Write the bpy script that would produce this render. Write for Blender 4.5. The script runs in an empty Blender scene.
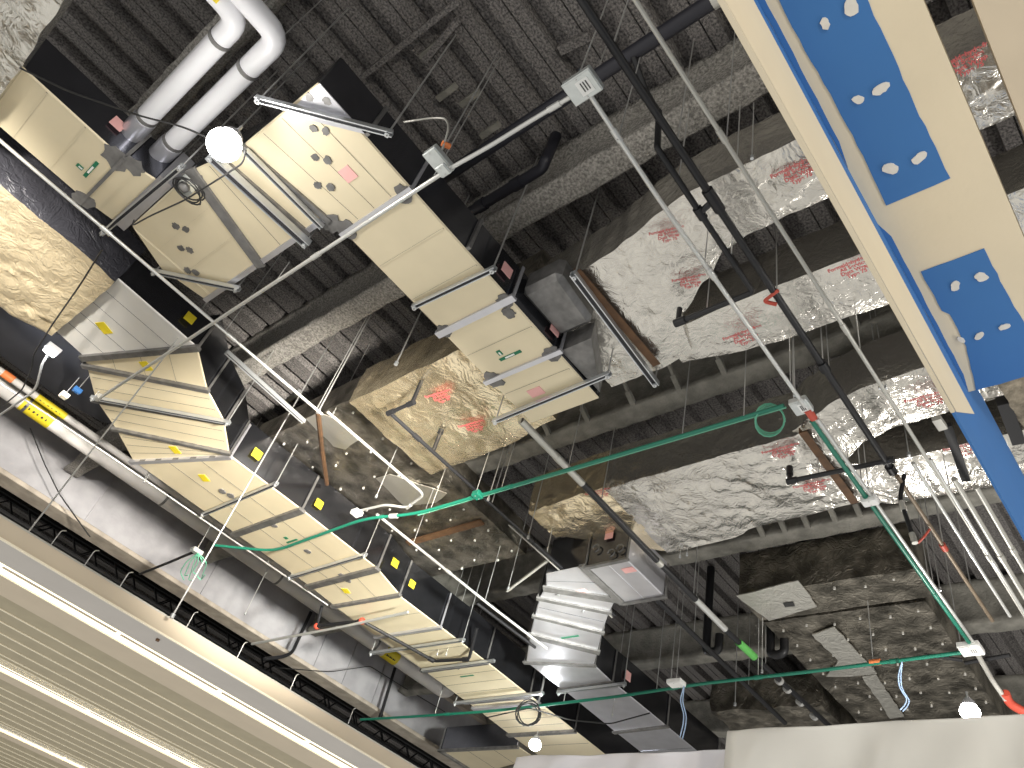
import bpy, bmesh, math, random
from mathutils import Vector, Matrix, noise
random.seed(7)
SC = bpy.context.scene
COL = SC.collection
EYE = 1.6                                   # eye height above the floor; every h below is measured above the eye

# ------------------------------------------------------------------ camera
FPX = 769.0
_a = Vector((1535-512, 1445-384, FPX)).normalized()
_b0 = Vector((-494-512, 795-384, FPX))
_z = _a.cross(_b0).normalized()
_b = _z.cross(_a)
cam_data = bpy.data.cameras.new('camera'); cam = bpy.data.objects.new('camera', cam_data); COL.objects.link(cam)
right = Vector((_a.x, _b.x, _z.x)); down = Vector((_a.y, _b.y, _z.y)); fwd = Vector((_a.z, _b.z, _z.z))
m3 = Matrix((right, -down, -fwd)).transposed()
cam.matrix_world = Matrix.Translation((0, 0, EYE)) @ m3.to_4x4()
cam_data.sensor_width = 36; cam_data.lens = 36*FPX/1024; cam_data.clip_start = 0.02; cam_data.clip_end = 200
SC.camera = cam
SC.view_settings.view_transform = 'Standard'; SC.view_settings.look = 'None'; SC.view_settings.gamma = 1
SC.view_settings.use_curve_mapping = False
SC.view_settings.exposure = 0.0

def ray(px, py):
    d = Vector((px-512, py-384, FPX))
    return Vector((_a.dot(d), _b.dot(d), _z.dot(d)))
def V(x, y, h): return Vector((x, y, h+EYE))
def P(px, py, h):                           # the point of the level plane h that is seen at a pixel
    r = ray(px, py); k = h/r.z
    return V(r.x*k, r.y*k, h)
def PXp(px, py, x):
    r = ray(px, py); k = x/r.x
    return V(x, r.y*k, r.z*k)
def PYp(px, py, y):
    r = ray(px, py); k = y/r.y
    return V(r.x*k, y, r.z*k)

# ------------------------------------------------------------------ materials
def mat(name, base, metal=0.0, rough=0.5, noise_amt=0.0, noise_scale=4.0, bump=0.0, bump_scale=30.0, emit=None, estr=0, detail=4, stretch=None, trans=0, col2=None, spec=0.5):
    m = bpy.data.materials.new(name); m.use_nodes = True
    nt = m.node_tree; n = nt.nodes; l = nt.links
    b = n['Principled BSDF']
    b.inputs['Base Color'].default_value = (*base, 1); b.inputs['Metallic'].default_value = metal; b.inputs['Roughness'].default_value = rough
    b.inputs['Specular IOR Level'].default_value = spec
    if emit: b.inputs['Emission Color'].default_value = (*emit, 1); b.inputs['Emission Strength'].default_value = estr
    if trans: b.inputs['Transmission Weight'].default_value = trans
    tc = n.new('ShaderNodeTexCoord'); src = tc.outputs['Object']
    if stretch:
        mp = n.new('ShaderNodeMapping'); mp.inputs['Scale'].default_value = stretch; l.new(src, mp.inputs['Vector']); src = mp.outputs['Vector']
    if noise_amt:
        t = n.new('ShaderNodeTexNoise'); t.inputs['Scale'].default_value = noise_scale; t.inputs['Detail'].default_value = detail
        l.new(src, t.inputs['Vector'])
        r = n.new('ShaderNodeValToRGB'); r.color_ramp.elements[0].position = 0.35; r.color_ramp.elements[1].position = 0.65
        lo = col2 if col2 else tuple(c*(1-noise_amt) for c in base)
        r.color_ramp.elements[0].color = (*lo, 1); r.color_ramp.elements[1].color = (*base, 1)
        l.new(t.outputs['Fac'], r.inputs['Fac']); l.new(r.outputs['Color'], b.inputs['Base Color'])
    if bump:
        t2 = n.new('ShaderNodeTexNoise'); t2.inputs['Scale'].default_value = bump_scale; t2.inputs['Detail'].default_value = 5
        l.new(src, t2.inputs['Vector'])
        bp = n.new('ShaderNodeBump'); bp.inputs['Strength'].default_value = bump; bp.inputs['Distance'].default_value = 0.02
        l.new(t2.outputs['Fac'], bp.inputs['Height']); l.new(bp.outputs['Normal'], b.inputs['Normal'])
    return m

def foil_mat(name, base, rough, strength, dark=None, metal=0.92):
    m = bpy.data.materials.new(name); m.use_nodes = True
    nt = m.node_tree; n = nt.nodes; l = nt.links; b = n['Principled BSDF']
    b.inputs['Metallic'].default_value = metal; b.inputs['Roughness'].default_value = rough; b.inputs['Base Color'].default_value = (*base, 1)
    tc = n.new('ShaderNodeTexCoord')
    w = n.new('ShaderNodeTexNoise'); w.inputs['Scale'].default_value = 2.2; w.inputs['Detail'].default_value = 3; l.new(tc.outputs['Object'], w.inputs['Vector'])
    mx = n.new('ShaderNodeMixRGB'); mx.inputs['Fac'].default_value = 0.35; l.new(tc.outputs['Object'], mx.inputs['Color1']); l.new(w.outputs['Color'], mx.inputs['Color2'])
    t1 = n.new('ShaderNodeTexNoise'); t1.inputs['Scale'].default_value = 11; t1.inputs['Detail'].default_value = 3.5; t1.inputs['Roughness'].default_value = 0.5; t1.inputs['Distortion'].default_value = 2.6
    l.new(mx.outputs['Color'], t1.inputs['Vector'])
    vo = n.new('ShaderNodeTexVoronoi'); vo.feature = 'DISTANCE_TO_EDGE'; vo.inputs['Scale'].default_value = 5.5; l.new(mx.outputs['Color'], vo.inputs['Vector'])
    cr = n.new('ShaderNodeMapRange'); cr.inputs['From Max'].default_value = 0.12; l.new(vo.outputs['Distance'], cr.inputs['Value'])
    ad = n.new('ShaderNodeMath'); ad.operation = 'MULTIPLY_ADD'; ad.inputs[1].default_value = 0.16
    l.new(cr.outputs['Result'], ad.inputs[0]); l.new(t1.outputs['Fac'], ad.inputs[2])
    bp = n.new('ShaderNodeBump'); bp.inputs['Strength'].default_value = strength; bp.inputs['Distance'].default_value = 0.03
    l.new(ad.outputs[0], bp.inputs['Height']); l.new(bp.outputs['Normal'], b.inputs['Normal'])
    if dark:
        t3 = n.new('ShaderNodeTexNoise'); t3.inputs['Scale'].default_value = 3.5; t3.inputs['Detail'].default_value = 5; l.new(tc.outputs['Object'], t3.inputs['Vector'])
        r = n.new('ShaderNodeValToRGB'); r.color_ramp.elements[0].position = 0.4; r.color_ramp.elements[1].position = 0.62
        r.color_ramp.elements[0].color = (*dark, 1); r.color_ramp.elements[1].color = (*base, 1)
        l.new(t3.outputs['Fac'], r.inputs['Fac']); l.new(r.outputs['Color'], b.inputs['Base Color'])
    return m

M = {}
M['cream'] = mat('cream_filmed_sheet_metal', (0.76, 0.67, 0.48), 0.25, 0.45, 0.08, 1.6)
M['sideshade'] = mat('shaded_galvanized_side', (0.17, 0.175, 0.20), 0.95, 0.20, 0.25, 2.0)  # galvanized steel darkened, the dim deck's reflection put into the colour
M['galv'] = mat('bare_galvanized_steel', (0.62, 0.62, 0.66), 0.65, 0.28, 0.10, 5.0, 0.05, 12)
M['galvlight'] = mat('dull_pale_sheet_metal', (0.84, 0.83, 0.80), 0.25, 0.35, 0.06, 3)
M['flange'] = mat('galvanized_flange', (0.24, 0.235, 0.23), 0.6, 0.5, 0.35, 9)
M['mastic'] = mat('grey_duct_mastic', (0.17, 0.165, 0.16), 0.0, 0.8, 0.3, 10, 0.3, 25)
M['foil'] = foil_mat('wrinkled_foil_facing', (0.64, 0.615, 0.565), 0.24, 0.4)
M['foilwarm'] = foil_mat('warm_foil_facing', (0.90, 0.78, 0.56), 0.24, 0.42)
M['foilmatte'] = foil_mat('warm_matte_foil', (0.80, 0.68, 0.47), 0.32, 0.6, metal=0.5)
M['foilshade'] = foil_mat('shaded_foil_side', (0.05, 0.05, 0.06), 0.18, 0.7, metal=0.2)  # foil side blackened, stands in for its dark reflection of the deck
M['foildark'] = foil_mat('dusty_dark_foil', (0.34, 0.31, 0.26), 0.42, 0.7, (0.13, 0.12, 0.10))
M['tape'] = foil_mat('silver_foil_tape', (0.72, 0.70, 0.64), 0.42, 0.35)
M['deck'] = mat('sprayed_metal_deck', (0.25, 0.232, 0.222), 0.0, 0.85, 0.6, 48, 0.7, 80, detail=5, col2=(0.055, 0.052, 0.053))
M['fire'] = mat('sprayed_fireproofing', (0.40, 0.38, 0.35), 0.0, 0.95, 0.62, 42, 1.0, 60, detail=5)
M['fireB'] = mat('smooth_fireproofing', (0.27, 0.26, 0.23), 0.0, 0.95, 0.4, 5, 0.7, 30, detail=8)
M['girder'] = mat('grey_wrapped_girder', (0.36, 0.355, 0.375), 0.0, 0.75, 0.18, 3, 0.25, 18)
M['girderfl'] = mat('girder_flange_coating', (0.42, 0.37, 0.31), 0.0, 0.9, 0.3, 4, 0.5, 30)
M['dark'] = mat('dark_painted_steel', (0.016, 0.016, 0.018), 0.2, 0.6, 0.3, 6)
M['blackduct'] = mat('black_duct_liner', (0.022, 0.022, 0.026), 0.0, 0.65, 0.3, 3)
M['pvc'] = mat('white_pipe_jacket', (0.66, 0.66, 0.69), 0.0, 0.35)
M['pipewhite'] = mat('light_grey_pipe', (0.58, 0.56, 0.54), 0.0, 0.5, 0.1, 3)
M['blackpipe'] = mat('black_steel_pipe', (0.018, 0.018, 0.020), 0.3, 0.4)
M['navypipe'] = mat('dark_blue_black_pipe', (0.02, 0.02, 0.028), 0.2, 0.45)
M['emt'] = mat('bright_conduit', (0.62, 0.62, 0.60), 0.55, 0.33)
M['emtdull'] = mat('dull_conduit', (0.50, 0.49, 0.45), 0.5, 0.45)
M['green'] = mat('green_coated_conduit', (0.012, 0.17, 0.11), 0.1, 0.4)
M['greenlt'] = mat('pale_green_wire', (0.14, 0.45, 0.30), 0.0, 0.5)
M['emtbrown'] = mat('brownish_dull_pipe', (0.22, 0.17, 0.12), 0.3, 0.5)
M['batt'] = mat('mottled_insulation', (0.30, 0.26, 0.20), 0, 0.95, 0.7, 9, 0.8, 30, detail=8)
M['zinc'] = mat('zinc_strut', (0.62, 0.64, 0.66), 0.8, 0.38)
M['rod'] = mat('threaded_steel_rod', (0.55, 0.55, 0.54), 0.7, 0.42)
M['slotdark'] = mat('slot_shade', (0.03, 0.03, 0.035), 0.3, 0.6)  # near-black, painted shade for the mouth of the strut channel
M['compound'] = mat('cream_joint_compound', (0.66, 0.58, 0.44), 0.0, 0.75, 0.05, 2, 0.08, 20)
M['blue'] = mat('blue_gypsum_board', (0.032, 0.145, 0.40), 0.0, 0.7, 0.05, 2)
M['mud'] = mat('white_spackle', (0.66, 0.64, 0.61), 0.0, 0.8, 0.1, 20)
M['soffit'] = mat('tan_soffit_paint', (0.55, 0.47, 0.36), 0.0, 0.7, 0.05, 3)
M['greystrip'] = mat('grey_primed_board', (0.50, 0.47, 0.44), 0.0, 0.7, 0.06, 2)
M['slat'] = mat('beige_slat', (0.37, 0.32, 0.215), 0.0, 0.55, 0.08, 6)
M['bead'] = mat('bright_trim_bead', (0.85, 0.78, 0.62), 0.0, 0.4)
M['led'] = mat('led_diffuser', (1, 0.95, 0.8), 0, 0.5, emit=(1.0, 0.88, 0.62), estr=2.2)
M['lamp'] = mat('work_light_diffuser', (1, 1, 1), 0, 0.5, emit=(1.0, 0.97, 0.90), estr=28)
M['lampsmall'] = mat('small_lamp_diffuser', (1, 1, 1), 0, 0.5, emit=(0.95, 0.97, 1.0), estr=6)
M['lampbody'] = mat('lamp_housing', (0.55, 0.55, 0.58), 0.3, 0.5)
M['sheet'] = mat('white_polythene_sheet', (0.84, 0.82, 0.77), 0.0, 0.35, 0.05, 1.5, 0.12, 4)
M['sheetcool'] = mat('cool_polythene_sheet', (0.82, 0.80, 0.84), 0.0, 0.35, 0.05, 1.5, 0.12, 4)
M['clearfilm'] = foil_mat('clear_plastic_film', (0.62, 0.60, 0.55), 0.25, 0.6)
M['yellow'] = mat('yellow_label', (0.62, 0.50, 0.02), 0, 0.6)
M['pinklabel'] = mat('pale_red_label', (0.78, 0.42, 0.40), 0, 0.6)
M['redink'] = mat('red_ink', (0.50, 0.09, 0.09), 0, 0.6)
M['greenlabel'] = mat('green_label', (0.01, 0.16, 0.08), 0, 0.6)
M['paper'] = mat('white_paper_label', (0.8, 0.8, 0.78), 0, 0.6)
M['ink'] = mat('black_ink', (0.03, 0.03, 0.03), 0, 0.6)
M['brown'] = mat('rusty_brown_angle', (0.13, 0.065, 0.028), 0.1, 0.7, 0.4, 8)
M['red'] = mat('red_fitting', (0.50, 0.07, 0.04), 0, 0.5)
M['orange'] = mat('orange_cover', (0.75, 0.22, 0.07), 0, 0.5)
M['wire'] = mat('black_wire', (0.02, 0.02, 0.02), 0, 0.5)
M['bluewire'] = mat('pale_blue_wire', (0.35, 0.48, 0.68), 0, 0.5)
M['boxsteel'] = mat('galvanized_box', (0.62, 0.65, 0.64), 0.6, 0.4, 0.1, 20)
M['pin'] = mat('insulation_pin_washer', (0.75, 0.74, 0.70), 0.4, 0.4)
M['greencollar'] = mat('bright_green_band', (0.12, 0.45, 0.10), 0, 0.5)

# ------------------------------------------------------------------ mesh builder
OFF = {}
def thing(name, label, cat, loc, group=None):
    o = bpy.data.objects.new(name, None); COL.objects.link(o)
    o.location = loc; OFF[o.name] = Vector(loc); o.empty_display_size = 0.1
    tag(o, label, cat, group); return o
def tag(o, label=None, cat=None, group=None, kind=None):
    if label: o['label'] = label
    if cat: o['category'] = cat
    if group: o['group'] = group
    if kind: o['kind'] = kind
    return o

class MB:
    def __init__(self): self.bm = bmesh.new()
    def hexa(self, b4, t4):
        vb = [self.bm.verts.new(p) for p in b4]; vt = [self.bm.verts.new(p) for p in t4]
        f = self.bm.faces.new
        f(vb[::-1]); f(vt)
        for i in range(4): j = (i+1) % 4; f((vb[i], vb[j], vt[j], vt[i]))
        return self
    def box(self, x0, x1, y0, y1, h0, h1):
        b = [V(x0, y0, h0), V(x1, y0, h0), V(x1, y1, h0), V(x0, y1, h0)]
        return self.hexa(b, [p+Vector((0, 0, h1-h0)) for p in b])
    def prism(self, pts, h0, h1):
        vb = [self.bm.verts.new(V(p[0], p[1], h0)) for p in pts]; vt = [self.bm.verts.new(V(p[0], p[1], h1)) for p in pts]
        self.bm.faces.new(vb[::-1]); self.bm.faces.new(vt); n = len(pts)
        for i in range(n): j = (i+1) % n; self.bm.faces.new((vb[i], vb[j], vt[j], vt[i]))
        return self
    def poly(self, pts, nrm, t):                      # a thin plate from any planar outline
        nrm = Vector(nrm)*t
        vb = [self.bm.verts.new(p) for p in pts]; vt = [self.bm.verts.new(p+nrm) for p in pts]
        self.bm.faces.new(vb[::-1]); self.bm.faces.new(vt); n = len(pts)
        for i in range(n): j = (i+1) % n; self.bm.faces.new((vb[i], vb[j], vt[j], vt[i]))
        return self
    def bar(self, p, q, w, t, up=Vector((0, 0, 1))):  # rectangular bar: w across, t along up
        d = (q-p).normalized(); s = d.cross(up)
        if s.length < 1e-4: s = d.cross(Vector((1, 0, 0)))
        s.normalize(); u = s.cross(d).normalized()
        def ring(c): return [c-s*w/2-u*t/2, c+s*w/2-u*t/2, c+s*w/2+u*t/2, c-s*w/2+u*t/2]
        return self.hexa(ring(p), ring(q))
    def tube(self, pts, r, n=10, bend=0.0, closed=False):
        pts = [Vector(p) for p in pts]
        if bend > 0 and len(pts) > 2:
            out = [pts[0]]
            for i in range(1, len(pts)-1):
                a, b, c = pts[i-1], pts[i], pts[i+1]
                k = min(bend, (a-b).length*0.45, (c-b).length*0.45)
                p0 = b+(a-b).normalized()*k; p1 = b+(c-b).normalized()*k
                for s in range(6):
                    t = s/5; out.append(p0*(1-t)**2+b*2*t*(1-t)+p1*t*t)
            out.append(pts[-1]); pts = out
        rings = []; prev = None
        N = len(pts)
        for i, p in enumerate(pts):
            if closed: d = pts[(i+1) % N]-pts[i-1]
            elif i == 0: d = pts[1]-p
            elif i == N-1: d = p-pts[-2]
            else: d = (pts[i+1]-p).normalized()+(p-pts[i-1]).normalized()
            if d.length < 1e-9: d = Vector((0, 0, 1))
            d.normalize()
            if prev is None:
                s = d.cross(Vector((0, 0, 1)))
                if s.length < 1e-3: s = d.cross(Vector((1, 0, 0)))
            else: s = prev-d*prev.dot(d)
            s.normalize(); prev = s; u = d.cross(s)
            rr = r[i] if isinstance(r, (list, tuple)) else r
            rings.append([self.bm.verts.new(p+(s*math.cos(2*math.pi*k/n)+u*math.sin(2*math.pi*k/n))*rr) for k in range(n)])
        for i in range(len(rings)-1+(1 if closed else 0)):
            A, B = rings[i], rings[(i+1) % N]
            for k in range(n):
                j = (k+1) % n; self.bm.faces.new((A[k], A[j], B[j], B[k]))
        if not closed:
            self.bm.faces.new(rings[0][::-1]); self.bm.faces.new(rings[-1])
        return self
    def ball(self, c, r, sz=1.0, seg=16):
        g = bmesh.ops.create_uvsphere(self.bm, u_segments=seg, v_segments=seg//2, radius=r)
        for v in g['verts']: v.co = Vector((v.co.x, v.co.y, v.co.z*sz))+c
        return self
    def build(self, name, m, parent=None, smooth=False, bevel=0.0):
        bm = self.bm
        if bevel:
            bmesh.ops.bevel(bm, geom=[e for e in bm.edges], offset=bevel, segments=1, affect='EDGES', clamp_overlap=True)
        bmesh.ops.recalc_face_normals(bm, faces=bm.faces)
        if parent is not None: off = OFF[parent.name]
        else:
            xs = [v.co for v in bm.verts]
            lo = Vector((min(c.x for c in xs), min(c.y for c in xs), min(c.z for c in xs))); hi = Vector((max(c.x for c in xs), max(c.y for c in xs), max(c.z for c in xs)))
            off = Vector(((lo.x+hi.x)/2, (lo.y+hi.y)/2, lo.z))
        for v in bm.verts: v.co -= off
        me = bpy.data.meshes.new(name); bm.to_mesh(me); bm.free()
        if smooth is True:
            for p in me.polygons: p.use_smooth = True
        elif smooth:
            for p in me.polygons: p.use_smooth = True
            me.set_sharp_from_angle(angle=math.radians(smooth))
        me.materials.append(M[m] if isinstance(m, str) else m)
        o = bpy.data.objects.new(name, me); COL.objects.link(o)
        if parent is not None: o.parent = parent
        else: o.location = off
        OFF[o.name] = off.copy()
        return o

def struct(o): o['kind'] = 'structure'; return o
def lerp(a, b, t): return a+(b-a)*t
def lerp2(a, b, t): return (a[0]+(b[0]-a[0])*t, a[1]+(b[1]-a[1])*t)

# ------------------------------------------------------------------ structure: deck, beams, girder
DECK = 6.75
def deck():
    mb = MB(); bm = mb.bm; y = -5.0; prof = []
    while y < 24:
        prof += [(y, DECK), (y+0.122, DECK), (y+0.126, DECK+0.03), (y+0.134, DECK+0.03), (y+0.138, DECK), (y+0.26, DECK), (y+0.275, DECK+0.13), (y+0.415, DECK+0.13)]; y += 0.43
    xs = [-5, 0, 3, 6, 9, 12, 15, 19]
    rows = [[bm.verts.new(V(x, p[0], p[1])) for p in prof] for x in xs]
    for i in range(len(xs)-1):
        for k in range(len(prof)-1): bm.faces.new((rows[i][k], rows[i][k+1], rows[i+1][k+1], rows[i+1][k]))
    top = [bm.verts.new(V(x, yy, DECK+0.2)) for x, yy in ((-5, -5), (19, -5), (19, 24), (-5, 24))]
    bm.faces.new(top)
    o = mb.build('ceiling', 'deck'); struct(o); o['label'] = 'dark fluted metal deck sprayed with rough fireproofing'
deck()

def rough_beam(x, y0, y1, hb, fw, name, label, m='fire', web=0.16):
    mb = MB(); bm = mb.bm
    prof = [(-fw/2, hb+0.07), (-fw/2, hb+0.01), (-fw/2+0.02, hb), (0, hb-0.004), (fw/2-0.02, hb), (fw/2, hb+0.01), (fw/2, hb+0.07), (web/2+0.03, hb+0.12), (web/2, hb+0.2), (web/2, DECK-0.12), (fw/2, DECK-0.06), (fw/2+0.03, DECK+0.01),
            (-fw/2-0.03, DECK+0.01), (-fw/2, DECK-0.06), (-web/2, DECK-0.12), (-web/2, hb+0.2), (-web/2-0.03, hb+0.12)]
    n = int((y1-y0)/0.09); rings = []
    for i in range(n+1):
        y = y0+(y1-y0)*i/n; ring = []
        for (dx, h) in prof:
            q = Vector((x+dx, y, h))
            d = noise.noise_vector(q*5)*0.016+noise.noise_vector(q*16)*0.008
            ring.append(bm.verts.new(V(x+dx+d.x, y, h+d.z)))
        rings.append(ring)
    for i in range(n):
        A, B = rings[i], rings[i+1]
        for k in range(len(prof)): j = (k+1) % len(prof); bm.faces.new((A[k], A[j], B[j], B[k]))
    bm.faces.new(rings[0]); bm.faces.new(rings[-1][::-1])
    o = mb.build(name, m, smooth=True); struct(o); o['label'] = label; return o
b0 = rough_beam(-0.40, -4, 13.9, 6.1, 0.27, 'steel_beam', 'fireproofed beam behind the white pipes')
b1 = rough_beam(2.43, -4, 13.9, 6.1, 0.27, 'steel_beam', 'fireproofed beam across the upper middle, behind the tan duct')
b2 = rough_beam(5.26, -4, 13.9, 6.1, 0.27, 'steel_beam', 'fireproofed beam carrying a row of steel clips', 'fireB')
b3 = rough_beam(8.08, -4, 13.9, 6.1, 0.27, 'steel_beam', 'fireproofed beam below the large silver foil duct', 'fireB')
b4 = rough_beam(10.85, -4, 13.9, 6.1, 0.27, 'steel_beam', 'farthest fireproofed beam above the plastic sheet', 'fireB')
b5 = rough_beam(13.65, -4, 13.9, 6.1, 0.27, 'steel_beam', 'beam in the dark behind the plastic sheets', 'fireB')
def clips(beam, xs_list, x0, hb):
    for y in xs_list:
        mb = MB(); mb.bar(V(x0-0.42, y, hb+0.32), V(x0-0.12, y, hb+0.10), 0.035, 0.035)
        mb.bar(V(x0-0.14, y, hb+0.11), V(x0+0.02, y, hb+0.02), 0.06, 0.05)
        mb.build('beam_clip', 'fireB', beam)
clips(b2, [1.6, 3.0, 3.55, 4.15, 4.8, 5.4, 6.0], 5.12, 6.1)
clips(b3, [2.7, 3.0, 3.35, 3.65, 3.95], 7.94, 6.08)

# girder along the left side
mb = MB()
mb.box(-4, 18, 14.02, 14.10, 5.52, 6.62); o = mb.build('steel_girder', 'girder'); struct(o); o['label'] = 'deep grey girder web running along the left side'
MB().box(-4, 18, 13.82, 14.30, 5.46, 5.54).build('bottom_flange', 'girderfl', o, bevel=0.01)
MB().box(-4, 18, 13.86, 14.26, 6.62, 6.76).build('top_flange', 'girderfl', o)
for x in (3.1, 5.6, 7.9, 8.5, 9.3, 10.2):
    MB().box(x, x+0.03, 13.99, 14.03, 5.54, 6.62).build('stiffener', 'girder', o)

# open-web joists in the dark gap beyond the girder
for i, y in enumerate((15.0, 15.9, 16.8, 17.7, 18.6, 19.5)):
    mb = MB(); mb.box(-2, 18, y-0.04, y+0.04, 6.0, 6.06); mb.box(-2, 18, y-0.04, y+0.04, 6.6, 6.68)
    k = 0; x = -2.0
    while x < 17.5:
        mb.bar(V(x, y, 6.03), V(x+0.5, y, 6.63), 0.03, 0.03); mb.bar(V(x+0.5, y, 6.63), V(x+1.0, y, 6.03), 0.03, 0.03); x += 1.0
    o = mb.build('bar_joist', 'dark'); struct(o); o['label'] = 'dark open-web joist beyond the grey girder'
o = MB().box(-5, 19, 21.5, 21.7, -1.6, 6.8).build('wall_left', 'dark'); struct(o)
o = MB().box(18.6, 18.8, -5, 21.5, -1.6, 6.8).build('wall_far', 'dark'); struct(o)
# framing angles under the deck, upper middle
for (pa, pb, h, w) in (((362, 77), (459, 0), 6.62, 0.05), ((425, 60), (458, 20), 6.66, 0.06), ((560, 50), (590, 35), 6.7, 0.08)):
    a = P(*pa, h); b = P(*pb, h)
    o = MB().bar(a, b, w, 0.07).build('deck_support_angle', 'deck'); struct(o)
for (px, py) in ((430, 50), (447, 92), (490, 130), (470, 98)):
    c = P(px, py, 6.69)
    o = MB().bar(c+Vector((0, -0.12, 0)), c+Vector((0, 0.12, 0)), 0.06, 0.05).build('deck_support_clip', 'fireB'); struct(o)

# ------------------------------------------------------------------ finished slatted ceiling, lower left
CH = 2.40
mb = MB()                                              # fascia upstand and grey board
mb.box(-3, 12, 7.20, 7.24, CH, CH+0.145); mb.box(-3, 12, 7.24, 7.9, CH+0.10, CH+0.145)
ceil = mb.build('ceiling_fascia', 'soffit'); struct(ceil); ceil['label'] = 'tan fascia edge of the finished slatted ceiling'
MB().box(-3, 12, 7.185, 7.205, CH-0.012, CH+0.004).build('edge_bead', 'bead', ceil)
MB().box(-3, 12, 7.205, 7.69, CH, CH+0.02).build('grey_board', 'greystrip', ceil)
MB().box(-3, 12, 7.225, 7.25, CH+0.145, CH+0.17).build('top_channel', 'emtdull', ceil)
def slats(y0, y1, pitch, name, label):
    mb = MB(); lip = MB(); y = y0
    while y < y1-0.05:
        w = min(pitch, y1-y)
        b = [V(-3, y+0.012, CH+0.030), V(12, y+0.012, CH+0.030), V(12, y+w, CH), V(-3, y+w, CH)]
        mb.hexa(b, [p+Vector((0, 0, 0.012)) for p in b])
        lip.box(-3, 12, y+w-0.012, y+w+0.008, CH-0.008, CH+0.034)
        y += pitch
    o = mb.build(name, 'slat'); struct(o); o['label'] = label; lip.build('slat_lip', 'bead', o); return o
slats(8.52, 10.55, 0.375, 'ceiling_slats', 'beige slats between the first and second light lines')
slats(11.45, 13.85, 0.375, 'ceiling_slats', 'beige slats between the second and third light lines')
slats(14.75, 18.2, 0.375, 'ceiling_slats', 'beige slats beyond the third light line')
for (ya, yb) in ((8.02, 8.52), (11.12, 11.45), (14.40, 14.75)):
    o = MB().box(-3, 12, ya, yb, CH+0.002, CH+0.03).build('ceiling_board', 'soffit'); struct(o)
for (y0, lab) in ((7.70, 'linear ceiling light nearest the tan fascia edge'), (10.80, 'second linear ceiling light, between two fields of slats'), (14.08, 'third linear ceiling light, cut by the lower left corner of the photo')):
    t = thing('linear_light', lab, 'light', V(4.5, y0+0.15, CH), 'linear lights in the slatted ceiling')
    mb = MB(); mb.box(-3, 12, y0, y0+0.02, CH, CH+0.06); mb.box(-3, 12, y0+0.30, y0+0.32, CH, CH+0.06); mb.box(-3, 12, y0, y0+0.32, CH+0.06, CH+0.075)
    mb.build('housing', 'bead', t)
    MB().box(-3, 12, y0+0.03, y0+0.09, CH+0.01, CH+0.03).build('diffuser', 'led', t)
    MB().box(-3, 12, y0+0.17, y0+0.285, CH+0.01, CH+0.03).build('diffuser', 'led', t)
    MB().box(-3, 12, y0+0.095, y0+0.165, CH+0.012, CH+0.03).build('centre_rib', 'soffit', t)
    mb = MB(); x = 0.15
    while x < 8: mb.box(x, x+0.03, y0+0.09, y0+0.17, CH+0.004, CH+0.02); x += 1.22
    mb.build('joiner', 'led', t)
    # the light the tubes give off
    ld = bpy.data.lights.new('linear_light_glow', 'AREA'); ld.shape = 'RECTANGLE'; ld.size = 15; ld.size_y = 0.25; ld.energy = 9; ld.color = (1, 0.88, 0.66)
    lo = bpy.data.objects.new('linear_light_glow', ld); COL.objects.link(lo); lo.parent = t; lo.location = (0, 0, -0.02)
# small ceiling details: sprinkler dot and screw heads
o = MB().tube([PYp(157, 641, 7.5)-Vector((0, 0, 0)), PYp(157, 641, 7.5)+Vector((0, 0, 0.03))], 0.018).build('sprinkler_plug', 'brown'); tag(o, 'small rusty brown plug in the grey ceiling board', 'plug')
o.location = P(157, 641, CH-0.02)

# ------------------------------------------------------------------ gypsum soffits, upper right
SH = 3.60
sof = MB().box(-2.5, 3.76, 0.062, 0.60, SH, SH+0.03)
sof.box(-2.5, 3.76, 0.062, 0.09, SH+0.03, SH+0.30)
sof = sof.build('trim_1', 'compound'); struct(sof); sof['label'] = 'wide cream soffit with blue gypsum patches'
def jag(pts, amp, step=0.05, seed=1):
    out = []; rnd = random.Random(seed)
    for i in range(len(pts)):
        a, b = pts[i], pts[(i+1) % len(pts)]; L = math.hypot(a[0]-b[0], a[1]-b[1]); n = max(1, int(L/step))
        for k in range(n):
            t = k/n; q = lerp2(a, b, t)
            out.append((q[0]+rnd.uniform(-amp, amp)*(k > 0), q[1]+rnd.uniform(-amp, amp)*(k > 0)))
    return out
def px2(lst, h): return [(P(x, y, h).x, P(x, y, h).y) for x, y in lst]
def patch(outline, spots, seed):
    p = MB().prism(jag(outline, 0.003, 0.06, seed), SH-0.004, SH+0.002).build('blue_board', 'blue', sof)
    p['label'] = 'bare blue gypsum patch'
    rnd = random.Random(seed+5)
    for (px, py, s, e) in spots:
        c = P(px, py, SH); pts = []; off = rnd.uniform(0, 6)
        for k in range(14):
            a = 2*math.pi*k/14; rr = s*(1+0.22*math.sin(2*a+off)+rnd.uniform(-0.12, 0.12))
            pts.append((c.x+rr*0.75*math.cos(a), c.y+rr*e*math.sin(a)))
        MB().prism(pts, SH-0.010, SH-0.001).build('spackle_spot', 'mud', p)
patch([(0.9, 0.525), (1.3, 0.53), (1.9, 0.515), (2.335, 0.528), (2.335, 0.235), (1.9, 0.242), (1.5, 0.237), (0.9, 0.245)],
      [(825, 23, 0.030, 0.7), (851, 7, 0.042, 0.8), (858, 99, 0.028, 0.8), (881, 88, 0.036, 0.9), (890, 168, 0.042, 0.8), (919, 157, 0.036, 0.9)], 3)
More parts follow.
